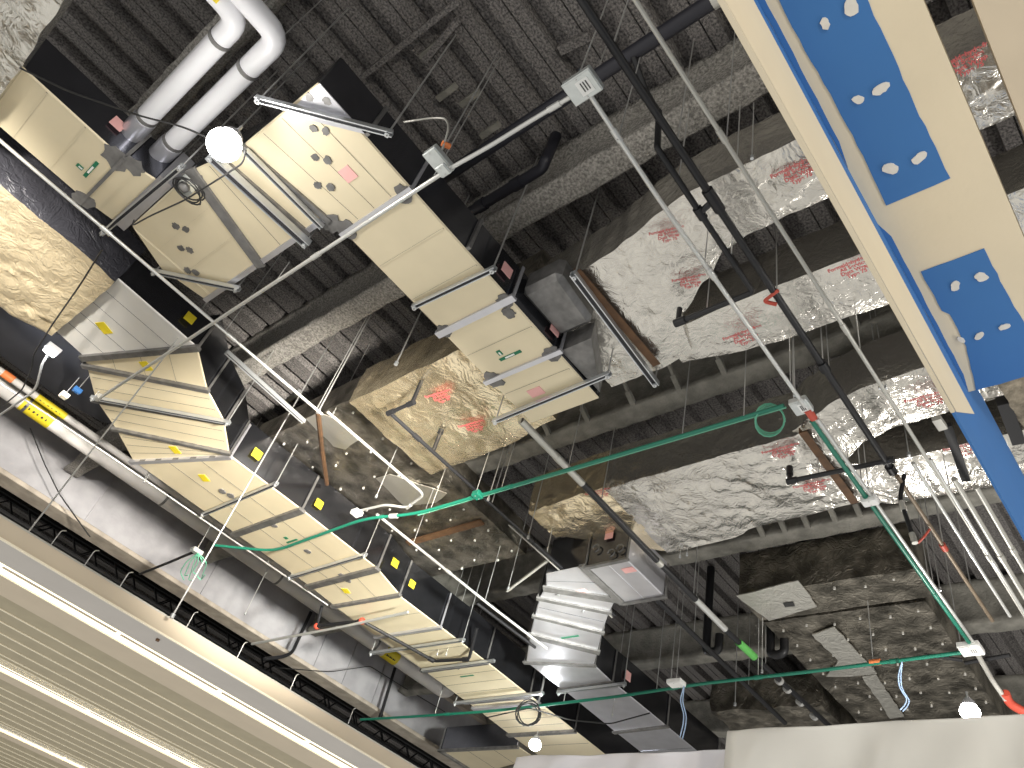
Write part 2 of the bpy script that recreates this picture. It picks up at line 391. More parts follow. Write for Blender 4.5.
patch([(2.80, 0.528), (3.10, 0.525), (3.14, 0.50), (3.4, 0.50), (3.76, 0.56), (3.76, 0.14), (3.5, 0.20), (3.1, 0.222), (2.80, 0.23)],
      [(955, 285, 0.036, 0.7), (981, 276, 0.036, 0.9), (979, 335, 0.032, 0.7), (1004, 326, 0.03, 0.8), (961, 339, 0.03, 0.5)], 9)
# inside-corner strips left uncoated
for (x0, x1) in ((0.9, 2.05), (2.42, 3.76)):
    MB().prism(jag([(x0, 0.60), (x0+0.1, 0.572), (x1-0.15, 0.578), (x1, 0.598)], 0.002, 0.08, 4), SH-0.004, SH+0.002).build('corner_strip', 'blue', sof)['label'] = 'bare blue corner strip'
fas = MB().box(-2.5, 6.5, 0.60, 0.612, 3.0, 3.95).build('trim_2', 'blue'); struct(fas); fas['label'] = 'hanging gypsum fascia, cream coated and then bare blue'
mb = MB(); mb.poly([V(-2.5, 0.598, 2.994), PYp(956, 412, 0.598), PYp(974, 414, 0.598), V(-2.5, 0.598, 3.597)], (0, -1, 0), 0.003)
o = mb.build('compound_coat', 'compound', fas); o['label'] = 'cream joint compound'
MB().box(-2.5, 3.24, 0.594, 0.614, 2.994, 3.006).build('corner_bead', 'compound', fas)
sof2 = MB().box(-2.5, 4.6, -1.1, -0.09, SH, SH+0.03); sof2.box(-2.5, 4.6, -0.12, -0.09, SH+0.03, SH+0.30)
sof2 = sof2.build('trim_3', 'soffit'); struct(sof2); sof2['label'] = 'second tan soffit in the upper right corner'

# ------------------------------------------------------------------ plastic dust sheets at the bottom
def sheet(name, x, y0, y1, ht, m, label, sag=0.02, seed=0, slope=0.0):
    mb = MB(); bm = mb.bm; ny = 70; nz = 46; rows = []
    for j in range(nz+1):
        row = []
        for i in range(ny+1):
            y = lerp(y0, y1, i/ny); t = j/nz
            top = ht+sag*math.sin(math.pi*i/ny)*-1+slope*(i/ny)+0.012*noise.noise(Vector((y*4, seed, 0)))
            h = lerp(top, -1.6, t**1.6)
            fold = 0.05*min(1, 0.04+6*t)*math.sin(y*8+h*2.2+seed+3.0*noise.noise(Vector((y*1.8, h*0.9, seed))))+0.03*min(1, 6*t)*math.sin(y*17+h*5+seed*2+2*noise.noise(Vector((y*2, h, seed+8))))+0.06*min(1, 0.1+5*t)*noise.noise(Vector((y*2.2+h*1.3, h*0.9, seed+3)))
            row.append(bm.verts.new(V(x+fold*0.8, y, h)))
        rows.append(row)
    for j in range(nz):
        for i in range(ny): bm.faces.new((rows[j][i], rows[j][i+1], rows[j+1][i+1], rows[j+1][i]))
    o = mb.build(name, m, smooth=True); s = o.modifiers.new('thickness', 'SOLIDIFY'); s.thickness = 0.004
    tag(o, label, 'plastic sheet'); return o
sheet('dust_sheet', 4.42, 2.42, -3.0, 2.0, 'sheet', 'large white plastic dust sheet under the bright lamp at lower right', 0.0, 1, 0.02)
sheet('dust_sheet', 4.67, 4.35, 2.2, 2.0, 'sheetcool', 'cool white plastic dust sheet under the tan duct, left of the larger sheet', 0.01, 5)

# ------------------------------------------------------------------ duct helpers
def section(root, q, h, height, m, ribs=0, ribdir=0, name='duct_section', bevel=0.012):
    """q: four floor-plan corners; h: level of the underside"""
    b = [V(p[0], p[1], h) for p in q]; t = [p+Vector((0, 0, height)) for p in b]
    mb = MB(); mb.hexa(b, t); bmesh.ops.bevel(mb.bm, geom=list(mb.bm.edges), offset=bevel, segments=1, affect='EDGES')
    for k in range(ribs):                                   # pressed stiffening beads
        f = (k+1)/(ribs+1)
        if ribdir == 0: a = lerp(b[0], b[1], f); c = lerp(b[3], b[2], f)
        else: a = lerp(b[0], b[3], f); c = lerp(b[1], b[2], f)
        d = (c-a)*0.03
        mb.bar(a+d, c-d, 0.014, 0.010)
    o = mb.build(name, m, root)
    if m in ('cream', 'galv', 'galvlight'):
        o.data.materials.append(M['sideshade'])            # sides in a darker metal, their shade painted into the colour
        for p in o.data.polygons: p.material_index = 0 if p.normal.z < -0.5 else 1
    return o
def flange(root, a, b, h, height, m='flange', w=0.07, d=0.045, sides=True, name='flange_joint'):
    mb = MB(); A = V(a[0], a[1], h-d/2+0.004); B = V(b[0], b[1], h-d/2+0.004); dr = (B-A).normalized()
    mb.bar(A-dr*0.035, B+dr*0.035, w, d)
    if sides:
        for p, s in ((A, -1), (B, 1)): mb.bar(p+dr*0.018*s, p+dr*0.018*s+Vector((0, 0, height)), min(w, 0.03), 0.012, dr)
    return mb.build(name, m, root)
def mastic(root, c, h, r, seed, name='mastic_smear', m='mastic', stretch=(1, 1)):
    rnd = random.Random(seed); pts = []
    for k in range(18):
        a = 2*math.pi*k/18; rr = r*(1+rnd.uniform(-0.22, 0.22)); pts.append((c[0]+rr*math.cos(a)*stretch[0], c[1]+rr*math.sin(a)*stretch[1]))
    return MB().prism(pts, h-0.005-0.0006*(seed % 9), h+0.003).build(name, m, root)
def sticker(root, px, py, h, sx, sy, m, name='sticker', rot=0.0):
    c = P(px, py, h); ca, sa = math.cos(rot), math.sin(rot)
    pts = [(c.x+dx*ca-dy*sa, c.y+dx*sa+dy*ca) for dx, dy in ((-sx/2, -sy/2), (sx/2, -sy/2), (sx/2, sy/2), (-sx/2, sy/2))]
    return MB().prism(pts, h-0.004, h+0.002).build(name, m, root)
def side_sticker(root, px, py, y, s, m, name='sticker'):
    c = PYp(px, py, y)
    return MB().box(c.x-s/2, c.x+s/2, y-0.006, y+0.002, c.z-EYE-s/2, c.z-EYE+s/2).build(name, m, root)
def text(root, lines, px, py, h, size, m='redink', name='printed_text', rot=0.0):
    """printing on an underside; reads along -Y"""
    cu = bpy.data.curves.new(name, 'FONT'); cu.body = '\n'.join(lines); cu.size = size*0.62; cu.align_x = 'CENTER'; cu.align_y = 'CENTER'; cu.space_line = 0.85; cu.extrude = 0.001; cu.offset = size*0.02
    o = bpy.data.objects.new(name, cu); COL.objects.link(o); cu.materials.append(M[m])
    dg = bpy.context.evaluated_depsgraph_get(); me = bpy.data.meshes.new_from_object(o.evaluated_get(dg)); bpy.data.objects.remove(o)
    o = bpy.data.objects.new(name, me); COL.objects.link(o)
    mw = Matrix(((0, -1, 0), (-1, 0, 0), (0, 0, -1))).transposed().to_4x4()
    o.matrix_basis = Matrix.Translation(P(px, py, h)-(OFF[root.name] if root else Vector())) @ Matrix.Rotation(rot, 4, 'Z') @ mw
    o.parent = root; return o
def green_label(root, px, py, h):
    c = P(px, py, h); x, y = c.x, c.y
    lb = MB().box(x-0.016+0.05, x+0.016+0.05, y-0.13, y+0.13, h-0.004, h+0.002).build('green_label', 'greenlabel', root)
    MB().box(x+0.05-0.009, x+0.05+0.009, y-0.05, y+0.06, h-0.006, h-0.003).build('label_text', 'paper', lb)
    mb = MB().box(x-0.055, x+0.005, y+0.05, y+0.095, h-0.004, h+0.002); mb.build('label_icon', 'greenlabel', lb)
    MB().box(x-0.035, x+0.002, y+0.064, y+0.081, h-0.006, h-0.003).build('icon_mark', 'paper', lb)

def foil_loft(root, stations, h0, h1, axis, m, name='foil_wrap', res=0.045, amp=0.022, pins=0, seed=0, sag=0.03, side_m=None):
    """wrapped duct: stations = (t, lo, hi) along the axis; puffy, creased surface"""
    st = sorted(stations); mb = MB(); bm = mb.bm; rnd = random.Random(seed)
    def at(t):
        for a, b in zip(st, st[1:]):
            if t <= b[0]+1e-9:
                f = (t-a[0])/(b[0]-a[0]) if b[0] > a[0] else 0; f = f*f*(3-2*f) if len(st) > 2 else f
                return lerp(a[1], b[1], f), lerp(a[2], b[2], f)
        return st[-1][1], st[-1][2]
    n = max(2, int((st[-1][0]-st[0][0])/res)); wmax = max(s[2]-s[1] for s in st); k = max(2, int(wmax/res)); hk = max(2, int((h1-h0)/(res*1.3)))
    plist = []
    for _ in range(pins):
        t = rnd.uniform(st[0][0], st[-1][0]); lo, hi = at(t); plist.append((t, rnd.uniform(lo+0.1, hi-0.1), rnd.uniform(0, 6), rnd.choice((5, 6, 7, 8)), rnd.uniform(0.6, 1.2)))
    rings = []
    for i in range(n+1):
        t = lerp(st[0][0], st[-1][0], i/n); lo, hi = at(t); ring = []
        prof = [(lo, lerp(h1, h0, j/hk), 'l') for j in range(hk)] + [(lerp(lo, hi, j/k), h0, 'b') for j in range(k)] + [(hi, lerp(h0, h1, j/hk), 'r') for j in range(hk+1)]
        for (c, h, side) in prof:
            q = Vector((t, c, h))
            big = noise.noise(q*2.3+Vector((seed, 0, 0)))*amp; cre = (1-abs(noise.noise(q*Vector((1, 1, 1))*5.5+Vector((0, seed, 0))))*2.2)*amp*0.35
            fine = noise.noise(q*17)*amp*0.18
            d = big+cre+fine
            e = 0.0
            if side == 'b':
                u = (c-lo)/(hi-lo); e = -sag*math.sin(math.pi*u)*0.5
                for (pt, pc, ph, pk, ps) in plist:
                    r2 = (t-pt)**2+(c-pc)**2
                    if r2 < 0.25:
                        r = math.sqrt(r2); an = math.atan2(c-pc, t-pt)
                        d -= ps*0.020*math.exp(-(r/0.07)**2)
                        d += ps*0.015*abs(math.sin(pk*0.5*an+ph))**4*math.exp(-(r/0.26)**2)*min(1, r/0.05)
                hh = h-d+e; cc = c
            else:
                hh = h+noise.noise(q*3+Vector((9, 0, seed)))*amp*0.5; cc = c+(d if side == 'r' else -d)
            tt = t+noise.noise(q*4+Vector((5, 5, seed)))*amp*0.6
            ring.append(bm.verts.new(V(tt, cc, hh) if axis == 'x' else V(cc, tt, hh)))
        rings.append(ring)
    L = len(rings[0])
    for i in range(n):
        A, B = rings[i], rings[i+1]
        for j in range(L-1): bm.faces.new((A[j], A[j+1], B[j+1], B[j]))
        bm.faces.new((A[L-1], A[0], B[0], B[L-1]))
    bm.faces.new(rings[0]); bm.faces.new(rings[-1][::-1])
    o = mb.build(name, m, root, smooth=50)
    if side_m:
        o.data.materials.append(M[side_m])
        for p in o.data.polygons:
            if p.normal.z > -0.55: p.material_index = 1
    return o

# ------------------------------------------------------------------ left long duct
DH = 5.0
d1 = thing('rectangular_duct', 'long cream-bottomed duct with a diagonal offset beside the grey girder', 'air duct', V(5.5, 9.3, DH))
foil_loft(d1, [(-1.6, 6.98, 8.72), (0.0, 7.0, 8.74), (0.46, 7.04, 8.60)], DH-0.06, DH+0.5, 'x', 'foilmatte', res=0.04, amp=0.03, pins=14, seed=2, side_m='foilshade')  # wrap sides take the blackened foil, shade put into the colour
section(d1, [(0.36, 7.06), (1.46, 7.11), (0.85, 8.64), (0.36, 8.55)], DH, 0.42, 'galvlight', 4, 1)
jog = [((84, 357), (197, 347)), ((86, 365), (207, 389)), ((95, 399), (224, 421)), ((115, 428), (229, 452)), ((133, 461), (230, 456))]
jog = [(px2([a], DH)[0], px2([b], DH)[0]) for a, b in jog]
for i in range(4):
    (l0, r0), (l1, r1) = jog[i], jog[i+1]
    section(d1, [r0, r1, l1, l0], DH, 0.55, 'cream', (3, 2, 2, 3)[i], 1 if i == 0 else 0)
for i, (a, b) in enumerate(jog):
    flange(d1, b, a, DH, 0.55, 'flange' if i < 4 else 'galv', (0.075, 0.06, 0.06, 0.05, 0.06)[i])
    if i == 4:
        for f in (0.1, 0.27, 0.45, 0.63, 0.82): MB().bar(V(*lerp2(a, b, f), DH-0.025), V(*lerp2(a, b, f+0.06), DH-0.025), 0.062, 0.03).build('mastic_dab', 'mastic', d1)
xs = [(2.83, 8.44, 2.28, 10.0), (4.02, 8.43, 4.02, 10.03), (5.47, 8.46, 5.47, 10.04), (6.12, 8.66, 6.04, 10.10)]
for i in range(3):
    a, b = xs[i], xs[i+1]
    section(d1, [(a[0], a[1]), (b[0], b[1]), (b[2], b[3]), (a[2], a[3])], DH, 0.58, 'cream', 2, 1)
    flange(d1, (b[0], b[1]), (b[2], b[3]), DH, 0.58, 'flange', 0.10 if i < 2 else 0.06)
xs = [(6.12, 8.68, 6.04, 10.10), (8.17, 8.70, 8.17, 10.14), (9.35, 8.74, 9.35, 10.2), (9.60, 8.74, 9.60, 10.2), (10.7, 8.78, 10.7, 10.28), (12.8, 8.86, 12.8, 10.38)]
for i in range(5):
    a, b = xs[i], xs[i+1]
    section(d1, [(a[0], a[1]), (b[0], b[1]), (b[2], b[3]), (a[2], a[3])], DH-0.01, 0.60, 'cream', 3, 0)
    flange(d1, (b[0], b[1]), (b[2], b[3]), DH-0.01, 0.60, 'flange' if i != 2 else 'galv', 0.09)
flange(d1, (7.05, 8.68), (7.0, 10.1), DH-0.01, 0.58, 'galv', 0.05)
for (px, py, s) in ((190, 318, 0.11), (232, 407, 0.10), (257, 454, 0.13), (319, 504, 0.12), (395, 563, 0.12), (412, 584, 0.11)):
    side_sticker(d1, px, py, 7.05 if px < 200 else 8.40, s, 'yellow')
for (px, py, s) in ((104, 328, 0.16), (146, 366, 0.14), (175, 450, 0.14), (204, 478, 0.14), (346, 591, 0.13), (368, 609, 0.13)):
    sticker(d1, px, py, DH-0.002, s, s*0.8, 'yellow', rot=0.4)
for (px, py) in ((223, 491), (231, 495), (274, 525), (308, 551), (342, 575), (348, 580), (363, 601), (457, 667)):
    mastic(d1, (P(px, py, DH).x, P(px, py, DH).y), DH-0.006, 0.05, px, name='mastic_dab')
o = sticker(d1, 292, 541, DH-0.003, 0.03, 0.24, 'greenlabel', 'green_label'); sticker(d1, 286, 538, DH-0.003, 0.05, 0.06, 'greenlabel', 'label_icon')
sticker(d1, 467, 676, DH-0.012, 0.03, 0.30, 'greenlabel', 'green_label')
# branch duct off its far left
br = thing('branch_duct', 'short grey branch duct leaving the long duct across the girder at the bottom', 'air duct', V(11.6, 11.2, 4.9))
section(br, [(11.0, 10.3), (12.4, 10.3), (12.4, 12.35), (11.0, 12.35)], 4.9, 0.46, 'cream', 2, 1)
flange(br, (11.0, 12.35), (12.4, 12.35), 4.9, 0.46, 'flange', 0.08)
flange(br, (11.0, 10.3), (11.0, 12.35), 4.9, 0.03, 'flange', 0.06, sides=False)
flange(br, (11.6, 10.4), (12.2, 12.2), 4.9, 0.03, 'flange', 0.06, sides=False)
# black lined duct behind its upper end
bd = MB().prism([(-1.6, 8.75), (0.1, 8.70), (0.95, 8.70), (2.0, 9.75), (1.72, 10.20), (1.2, 10.35), (-1.6, 10.30)], 5.30, 5.62).build('lined_duct', 'blackduct')
tag(bd, 'matte black lined duct between the foil wrap and the white pipes', 'air duct')

# ------------------------------------------------------------------ centre duct with wide mitred elbow
d2 = thing('elbow_duct', 'cream duct with a wide mitred elbow, hung across the upper left', 'air duct', V(1.0, 5.0, DH))
section(d2, [(-1.3, 5.69), (-0.23, 5.69), (-0.23, 6.46), (-1.3, 6.46)], DH, 0.42, 'cream', 2, 0)
section(d2, [(-0.23, 5.69), (0.05, 5.60), (0.05, 6.42), (-0.23, 6.46)], DH, 0.42, 'cream', 1, 0)
flange(d2, (-0.23, 5.69), (-0.23, 6.50), DH, 0.42, 'mastic', 0.03, 0.02)
mastic(d2, (-0.27, 5.75), DH, 0.12, 3); mastic(d2, (-0.23, 6.46), DH, 0.10, 4); mastic(d2, (-0.14, 5.66), DH, 0.09, 14)
MB().box(0.05, 0.18, 5.55, 6.45, DH+0.02, DH+0.42).build('duct_connector', 'galv', d2)
# elbow: three panels across, mitred at both outer corners
section(d2, [(0.19, 5.20), (1.12, 5.48), (1.12, 6.30), (0.19, 6.30)], DH, 0.46, 'cream', 2, 0)
section(d2, [(0.19, 6.30), (1.12, 6.30), (1.10, 6.42), (0.64, 6.50)], DH, 0.46, 'cream', 0)
section(d2, [(0.26, 4.86), (1.14, 4.78), (1.12, 5.48), (0.19, 5.20)], DH, 0.46, 'cream', 1, 1)
section(d2, [(0.30, 4.60), (1.15, 4.50), (1.14, 4.78), (0.26, 4.86)], DH, 0.46, 'cream', 0)
section(d2, [(0.32, 3.63), (1.33, 3.64), (1.33, 4.47), (0.30, 4.60)], DH, 0.46, 'cream', 3, 1)
flange(d2, (0.20, 5.21), (1.13, 5.48), DH, 0.2, 'mastic', 0.10, 0.03, sides=False); flange(d2, (0.26, 4.86), (1.14, 4.78), DH, 0.2, 'flange', 0.06, 0.03, sides=False)
flange(d2, (0.30, 4.60), (1.15, 4.50), DH, 0.2, 'flange', 0.06, 0.03, sides=False)
flange(d2, (1.14, 4.52), (1.12, 6.38), DH, 0.2, 'galv', 0.05, 0.02, sides=False)
MB().prism([(0.33, 3.62), (0.80, 3.62), (0.34, 4.05)], DH-0.006, DH+0.002).build('corner_gusset', 'galv', d2)
# straight run
for (x0, x1, r) in ((1.33, 2.60, 2), (2.60, 3.30, 1), (3.30, 3.98, 2)):
    section(d2, [(x0, 3.64), (x1, 3.64), (x1, 4.48), (x0, 4.48)], DH, 0.44, 'cream', r, 0)
flange(d2, (1.34, 3.66), (1.34, 4.48), DH, 0.44, 'galv', 0.06, 0.03); flange(d2, (2.60, 3.62), (2.60, 4.50), DH, 0.44, 'galv', 0.07, 0.03); flange(d2, (3.30, 3.62), (3.30, 4.50), DH, 0.44, 'galv', 0.05, 0.03)
for (x, y, r, s) in ((1.34, 3.72, 0.08, 5), (1.32, 4.42, 0.09, 6), (1.2, 4.5, 0.10, 7), (2.6, 3.68, 0.08, 8), (2.6, 4.44, 0.08, 9), (3.3, 3.70, 0.09, 10), (3.3, 4.42, 0.10, 11), (2.72, 3.75, 0.06, 12), (0.25, 5.28, 0.10, 13)):
    mastic(d2, (x, y), DH-0.004, r, s)
for (px, py) in ((314, 128), (326, 131), (315, 157), (328, 160), (318, 185), (331, 187), (176, 226), (186, 229), (181, 248), (190, 250), (188, 270), (196, 272), (310, 97), (327, 100)):
    mastic(d2, (P(px, py, DH).x, P(px, py, DH).y), DH-0.002, 0.034, px, name='rivet_patch', m='flange')
green_label(d2, 86, 165, DH-0.002); green_label(d2, 507, 352, DH-0.002)
for (px, py) in ((118, 124), (166, 162)): side_sticker(d2, px, py, 5.66, 0.11, 'pinklabel')
sticker(d2, 348, 174, DH-0.003, 0.12, 0.12, 'pinklabel'); sticker(d2, 536, 392, DH-0.003, 0.10, 0.16, 'pinklabel')
for (px, py) in ((507, 270), (555, 329), (584, 350)): side_sticker(d2, px, py, 3.61, 0.12, 'pinklabel')
for (x, z) in ((2.0, 0.0), (0.8, 0.0)):
    MB().box(x, x+0.03, 3.60, 3.64, DH+0.01, DH+0.44).build('standing_seam', 'flange', d2)
# transition boxes where it meets the foil duct
tb = MB().prism([(2.68, 3.20), (3.28, 3.25), (3.28, 3.64), (2.68, 3.64)], DH+0.16, DH+0.46).build('side_collar', 'flange', d2, bevel=0.05)
MB().prism([(3.34, 3.30), (3.95, 3.62), (3.34, 3.64)], DH+0.05, DH+0.42).build('side_collar', 'flange', d2)

# ------------------------------------------------------------------ wrapped cross ducts
f1 = thing('foil_wrapped_duct', 'foil-wrapped cross duct joining the end of the cream elbow duct, nearest the deck above', 'air duct', V(3.4, 3.0, 5.3))
foil_loft(f1, [(4.46, 3.02, 4.28), (5.4, 3.02, 4.40), (6.50, 3.03, 4.42)], 5.30, 5.85, 'y', 'foilwarm', res=0.045, amp=0.03, pins=9, seed=11)
foil_loft(f1, [(-3.0, 2.64, 3.16), (1.1, 2.63, 3.18), (1.7, 2.62, 3.18), (1.95, 2.62, 3.22), (2.21, 2.66, 3.41), (2.56, 2.74, 3.62), (2.76, 2.79, 4.08), (3.1, 2.82, 4.12), (3.66, 2.86, 4.14)], 5.30, 5.84, 'y', 'foil', res=0.04, amp=0.024, pins=12, seed=12)
foil_loft(f1, [(-3.0, 3.80, 4.37), (1.1, 3.79, 4.36), (1.92, 3.78, 4.35), (2.3, 3.78, 4.32), (2.9, 3.8, 4.20)], 5.36, 5.88, 'y', 'foil', res=0.045, amp=0.019, pins=6, seed=13)
foil_loft(f1, [(3.60, 2.75, 4.0), (4.50, 2.75, 4.0)], 5.46, 5.9, 'y', 'foildark', res=0.06, amp=0.03, seed=14)
for (px, py, r, s) in ((798, 172, 0.0, 0.075), (745, 337, 0.0, 0.075), (668, 235, 0.25, 0.06), (690, 282, 0.25, 0.06), (854, 268, 0.0, 0.075), (441, 397, 0.1, 0.075), (474, 427, 0.1, 0.075), (968, 62, 0.0, 0.07)):
    text(f1, ['Formaldehyde-free', 'All Service', 'Duct Wrap', 'Type 75'], px, py, 5.235, s, rot=r)

f0 = thing('insulated_duct', 'dusty dark insulated duct dotted with pin washers, passing over the long cream duct', 'air duct', V(4.9, 7.6, 5.6))
foil_loft(f0, [(3.17, 6.72, 9.0), (4.2, 6.72, 9.0), (6.62, 6.80, 9.0)], 5.60, 6.02, 'x', 'foildark', res=0.06, amp=0.02, seed=21, sag=0.0)
for i in range(7):
    for j in range(5):
        x = 3.35+i*0.52+0.12*((j % 2)); y = 6.95+j*0.36
        mb = MB(); mb.tube([V(x, y, 5.575), V(x, y, 5.60)], 0.015, 8); mb.build('pin_washer', 'pin', f0)
def plate(root, pxs, h, m, name, t=0.012):
    return MB().prism(jag(px2(pxs, h), 0.012, 0.12, int(pxs[0][0])), h-t, h+0.002).build(name, m, root)
plate(f0, [(318, 412), (340, 420), (358, 440), (346, 449), (334, 446), (306, 418)], 5.585, 'tape', 'foil_patch')
plate(f0, [(376, 478), (390, 474), (447, 493), (436, 502), (404, 505)], 5.585, 'tape', 'foil_patch')
a, b = P(408, 543, 5.57), P(482, 522, 5.57)
MB().bar(a, b, 0.10, 0.03).build('support_angle', 'brown', f0)

f3 = thing('foil_wrapped_duct', 'large crumpled silver foil-wrapped duct splitting in two under the green conduit', 'air duct', V(6.1, 3.0, 5.3))
foil_loft(f3, [(2.15, 5.42, 6.64), (2.5, 5.44, 6.66), (3.42, 5.44, 6.68), (3.75, 5.44, 6.80), (4.6, 5.45, 6.84), (4.62, 5.45, 6.84)], 5.28, 5.85, 'y', 'foil', res=0.038, amp=0.024, pins=18, seed=31)
foil_loft(f3, [(4.6, 5.45, 6.80), (5.3, 5.48, 6.3), (5.80, 5.50, 6.1)], 5.30, 5.85, 'y', 'foilwarm', res=0.045, amp=0.03, pins=3, seed=32)
foil_loft(f3, [(-3.0, 5.08, 5.72), (1.1, 5.12, 5.73), (1.54, 5.13, 5.74), (1.84, 5.18, 5.82), (2.15, 5.30, 6.0), (2.4, 5.42, 6.2)], 5.32, 5.86, 'y', 'foil', res=0.045, amp=0.019, pins=5, seed=33)
foil_loft(f3, [(-3.0, 6.15, 6.84), (1.2, 6.17, 6.85), (1.9, 6.15, 6.82), (2.3, 6.0, 6.66)], 5.30, 5.86, 'y', 'foil', res=0.045, amp=0.019, pins=5, seed=34)
for (px, py, s) in ((783, 452, 0.08), (814, 487, 0.08), (930, 400, 0.08), (968, 449, 0.08), (600, 494, 0.07)):
    text(f3, ['Formaldehyde-free', 'All Service', 'Duct Wrap', 'Type 75'], px, py, 5.22, s)

# brown angles tight under the foil ducts
for (pa, pb, h, lab) in (((577, 271), (657, 365), 5.22, 'rusty brown angle under the upper foil duct beside the elbow duct'), ((803, 432), (855, 503), 5.22, 'rusty brown angle under the large silver foil duct by the conduit corner')):
    a, b = P(*pa, h), P(*pb, h)
    mb = MB(); mb.bar(a, b, 0.075, 0.012); mb.bar(a+Vector((0, 0.035, 0.03)), b+Vector((0, 0.035, 0.03)), 0.012, 0.07)
    o = mb.build('support_angle', 'brown'); tag(o, lab, 'steel angle', 'angles under foil ducts')

# ------------------------------------------------------------------ bare silver duct, lower centre
SHT = 4.9
d3 = thing('silver_duct', 'bare silver duct with an S-bend and square tap box, lower centre', 'air duct', V(8.0, 6.5, SHT))
def psec(pxs, h, height, m='galv', ribs=0, rd=0): return section(d3, px2(pxs, h), h, height, m, ribs, rd)
R = [(6.25, 5.38), (7.02, 5.45), (7.27, 5.72), (7.70, 6.13), (8.16, 6.52), (8.50, 6.82), (9.03, 6.86), (9.20, 6.85), (10.55, 6.84), (12.2, 6.84)]
Lf = [(6.25, 6.0), (6.52, 6.20), (6.70, 6.45), (7.07, 6.82), (7.50, 7.24), (8.19, 7.86), (9.09, 7.86), (9.20, 7.84), (10.65, 7.88), (12.2, 7.90)]
for i in range(len(R)-1):
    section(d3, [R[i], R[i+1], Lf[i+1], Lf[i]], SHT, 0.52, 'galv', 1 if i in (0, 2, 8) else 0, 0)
    if i not in (6,): flange(d3, R[i+1], Lf[i+1], SHT, 0.52, 'flange', 0.07 if i not in (0, 3) else 0.12, 0.03)
section(d3, [(6.25, 4.80), (7.10, 4.80), (7.10, 5.36), (6.25, 5.36)], SHT-0.02, 0.48, 'galv', 1, 1, name='tap_box')
for p in bpy.data.objects['tap_box'].data.polygons:
    if p.normal.x > -0.5: p.material_index = 0  # only the near face keeps the painted-in shade
flange(d3, (6.25, 4.80), (6.25, 5.36), SHT-0.02, 0.46, 'flange', 0.05, 0.03); flange(d3, (6.24, 5.41), (7.08, 5.41), SHT, 0.1, 'flange', 0.08, 0.04, sides=False); flange(d3, (7.10, 4.80), (7.10, 5.36), SHT-0.02, 0.46, 'flange', 0.05, 0.03)
mb = MB()
for (y, hh) in ((4.88, 0.12), (5.0, 0.08), (5.24, 0.2)):
    pts = [V(6.215, y+0.05*math.cos(a), SHT+hh+0.05*math.sin(a)) for a in [k*0.5 for k in range(11)]]; mb.tube(pts, 0.010, 6)
mb.build('mastic_swirl', 'flange', d3, smooth=True)
MB().poly([V(6.225, 5.02, SHT+0.30), V(6.225, 5.14, SHT+0.30), V(6.225, 5.14, SHT+0.40), V(6.225, 5.02, SHT+0.40)], (-1, 0, 0), 0.004).build('sticker', 'pinklabel', d3)
sticker(d3, 629, 570, SHT-0.024, 0.10, 0.16, 'pinklabel'); sticker(d3, 583, 592, SHT-0.003, 0.12, 0.12, 'pinklabel')
side_sticker(d3, 628, 676, 6.82, 0.14, 'pinklabel')
MB().box(6.25, 6.9, 5.42, 5.9, SHT+0.5, 5.40).build('riser', 'galv', d3)
MB().box(6.3, 7.05, 4.86, 5.3, SHT+0.4, 5.36).build('riser', 'galv', d3)
sticker(d3, 570, 637, SHT-0.003, 0.03, 0.30, 'greenlabel', 'green_label')

# ------------------------------------------------------------------ dark wrapped ducts, lower right
d5 = thing('insulated_duct', 'dark pinned insulated duct with silver tape patches above the right dust sheet', 'air duct', V(10, 3.4, 5.5))
foil_loft(d5, [(8.30, 2.28, 4.46), (8.93, 2.28, 4.46)], 5.50, 6.15, 'x', 'foildark', res=0.06, amp=0.018, seed=41, sag=0.0)
foil_loft(d5, [(9.02, 2.40, 4.46), (10.6, 2.45, 4.46), (13.0, 2.5, 4.46)], 5.52, 6.0, 'x', 'foildark', res=0.07, amp=0.022, seed=42, sag=0.0)
plate(d5, [(736, 595), (765, 588), (798, 580), (806, 590), (817, 606), (790, 614), (769, 620)], 5.475, 'tape', 'foil_patch')
plate(d5, [(812, 634), (834, 626), (856, 650), (877, 673), (850, 676), (826, 676), (838, 660)], 5.49, 'tape', 'foil_patch')
plate(d5, [(862, 676), (876, 674), (904, 716), (890, 718)], 5.49, 'tape', 'foil_patch')
plate(d5, [(783, 603), (793, 602), (795, 606), (785, 607)], 5.455, 'ink', 'dark_hole', 0.004)
for i in range(8):
    for j in range(6):
        x = (8.42 if i == 0 else 9.2+(i-1)*0.42)+0.06*(j % 2); y = 2.55+j*0.35
        MB().tube([V(x, y, 5.470 if i == 0 else 5.49), V(x, y, 5.52)], 0.015, 8).build('pin_washer', 'pin', d5)
d6 = thing('insulated_duct', 'blackish wrapped duct in the dark between the silver duct and the dust sheets', 'air duct', V(13, 5.6, 5.5))
foil_loft(d6, [(11.4, 4.7, 6.55), (14, 4.7, 6.55), (15.5, 4.7, 6.55)], 5.5, 6.0, 'x', 'foildark', res=0.09, amp=0.06, seed=51, name='dusty_wrap')

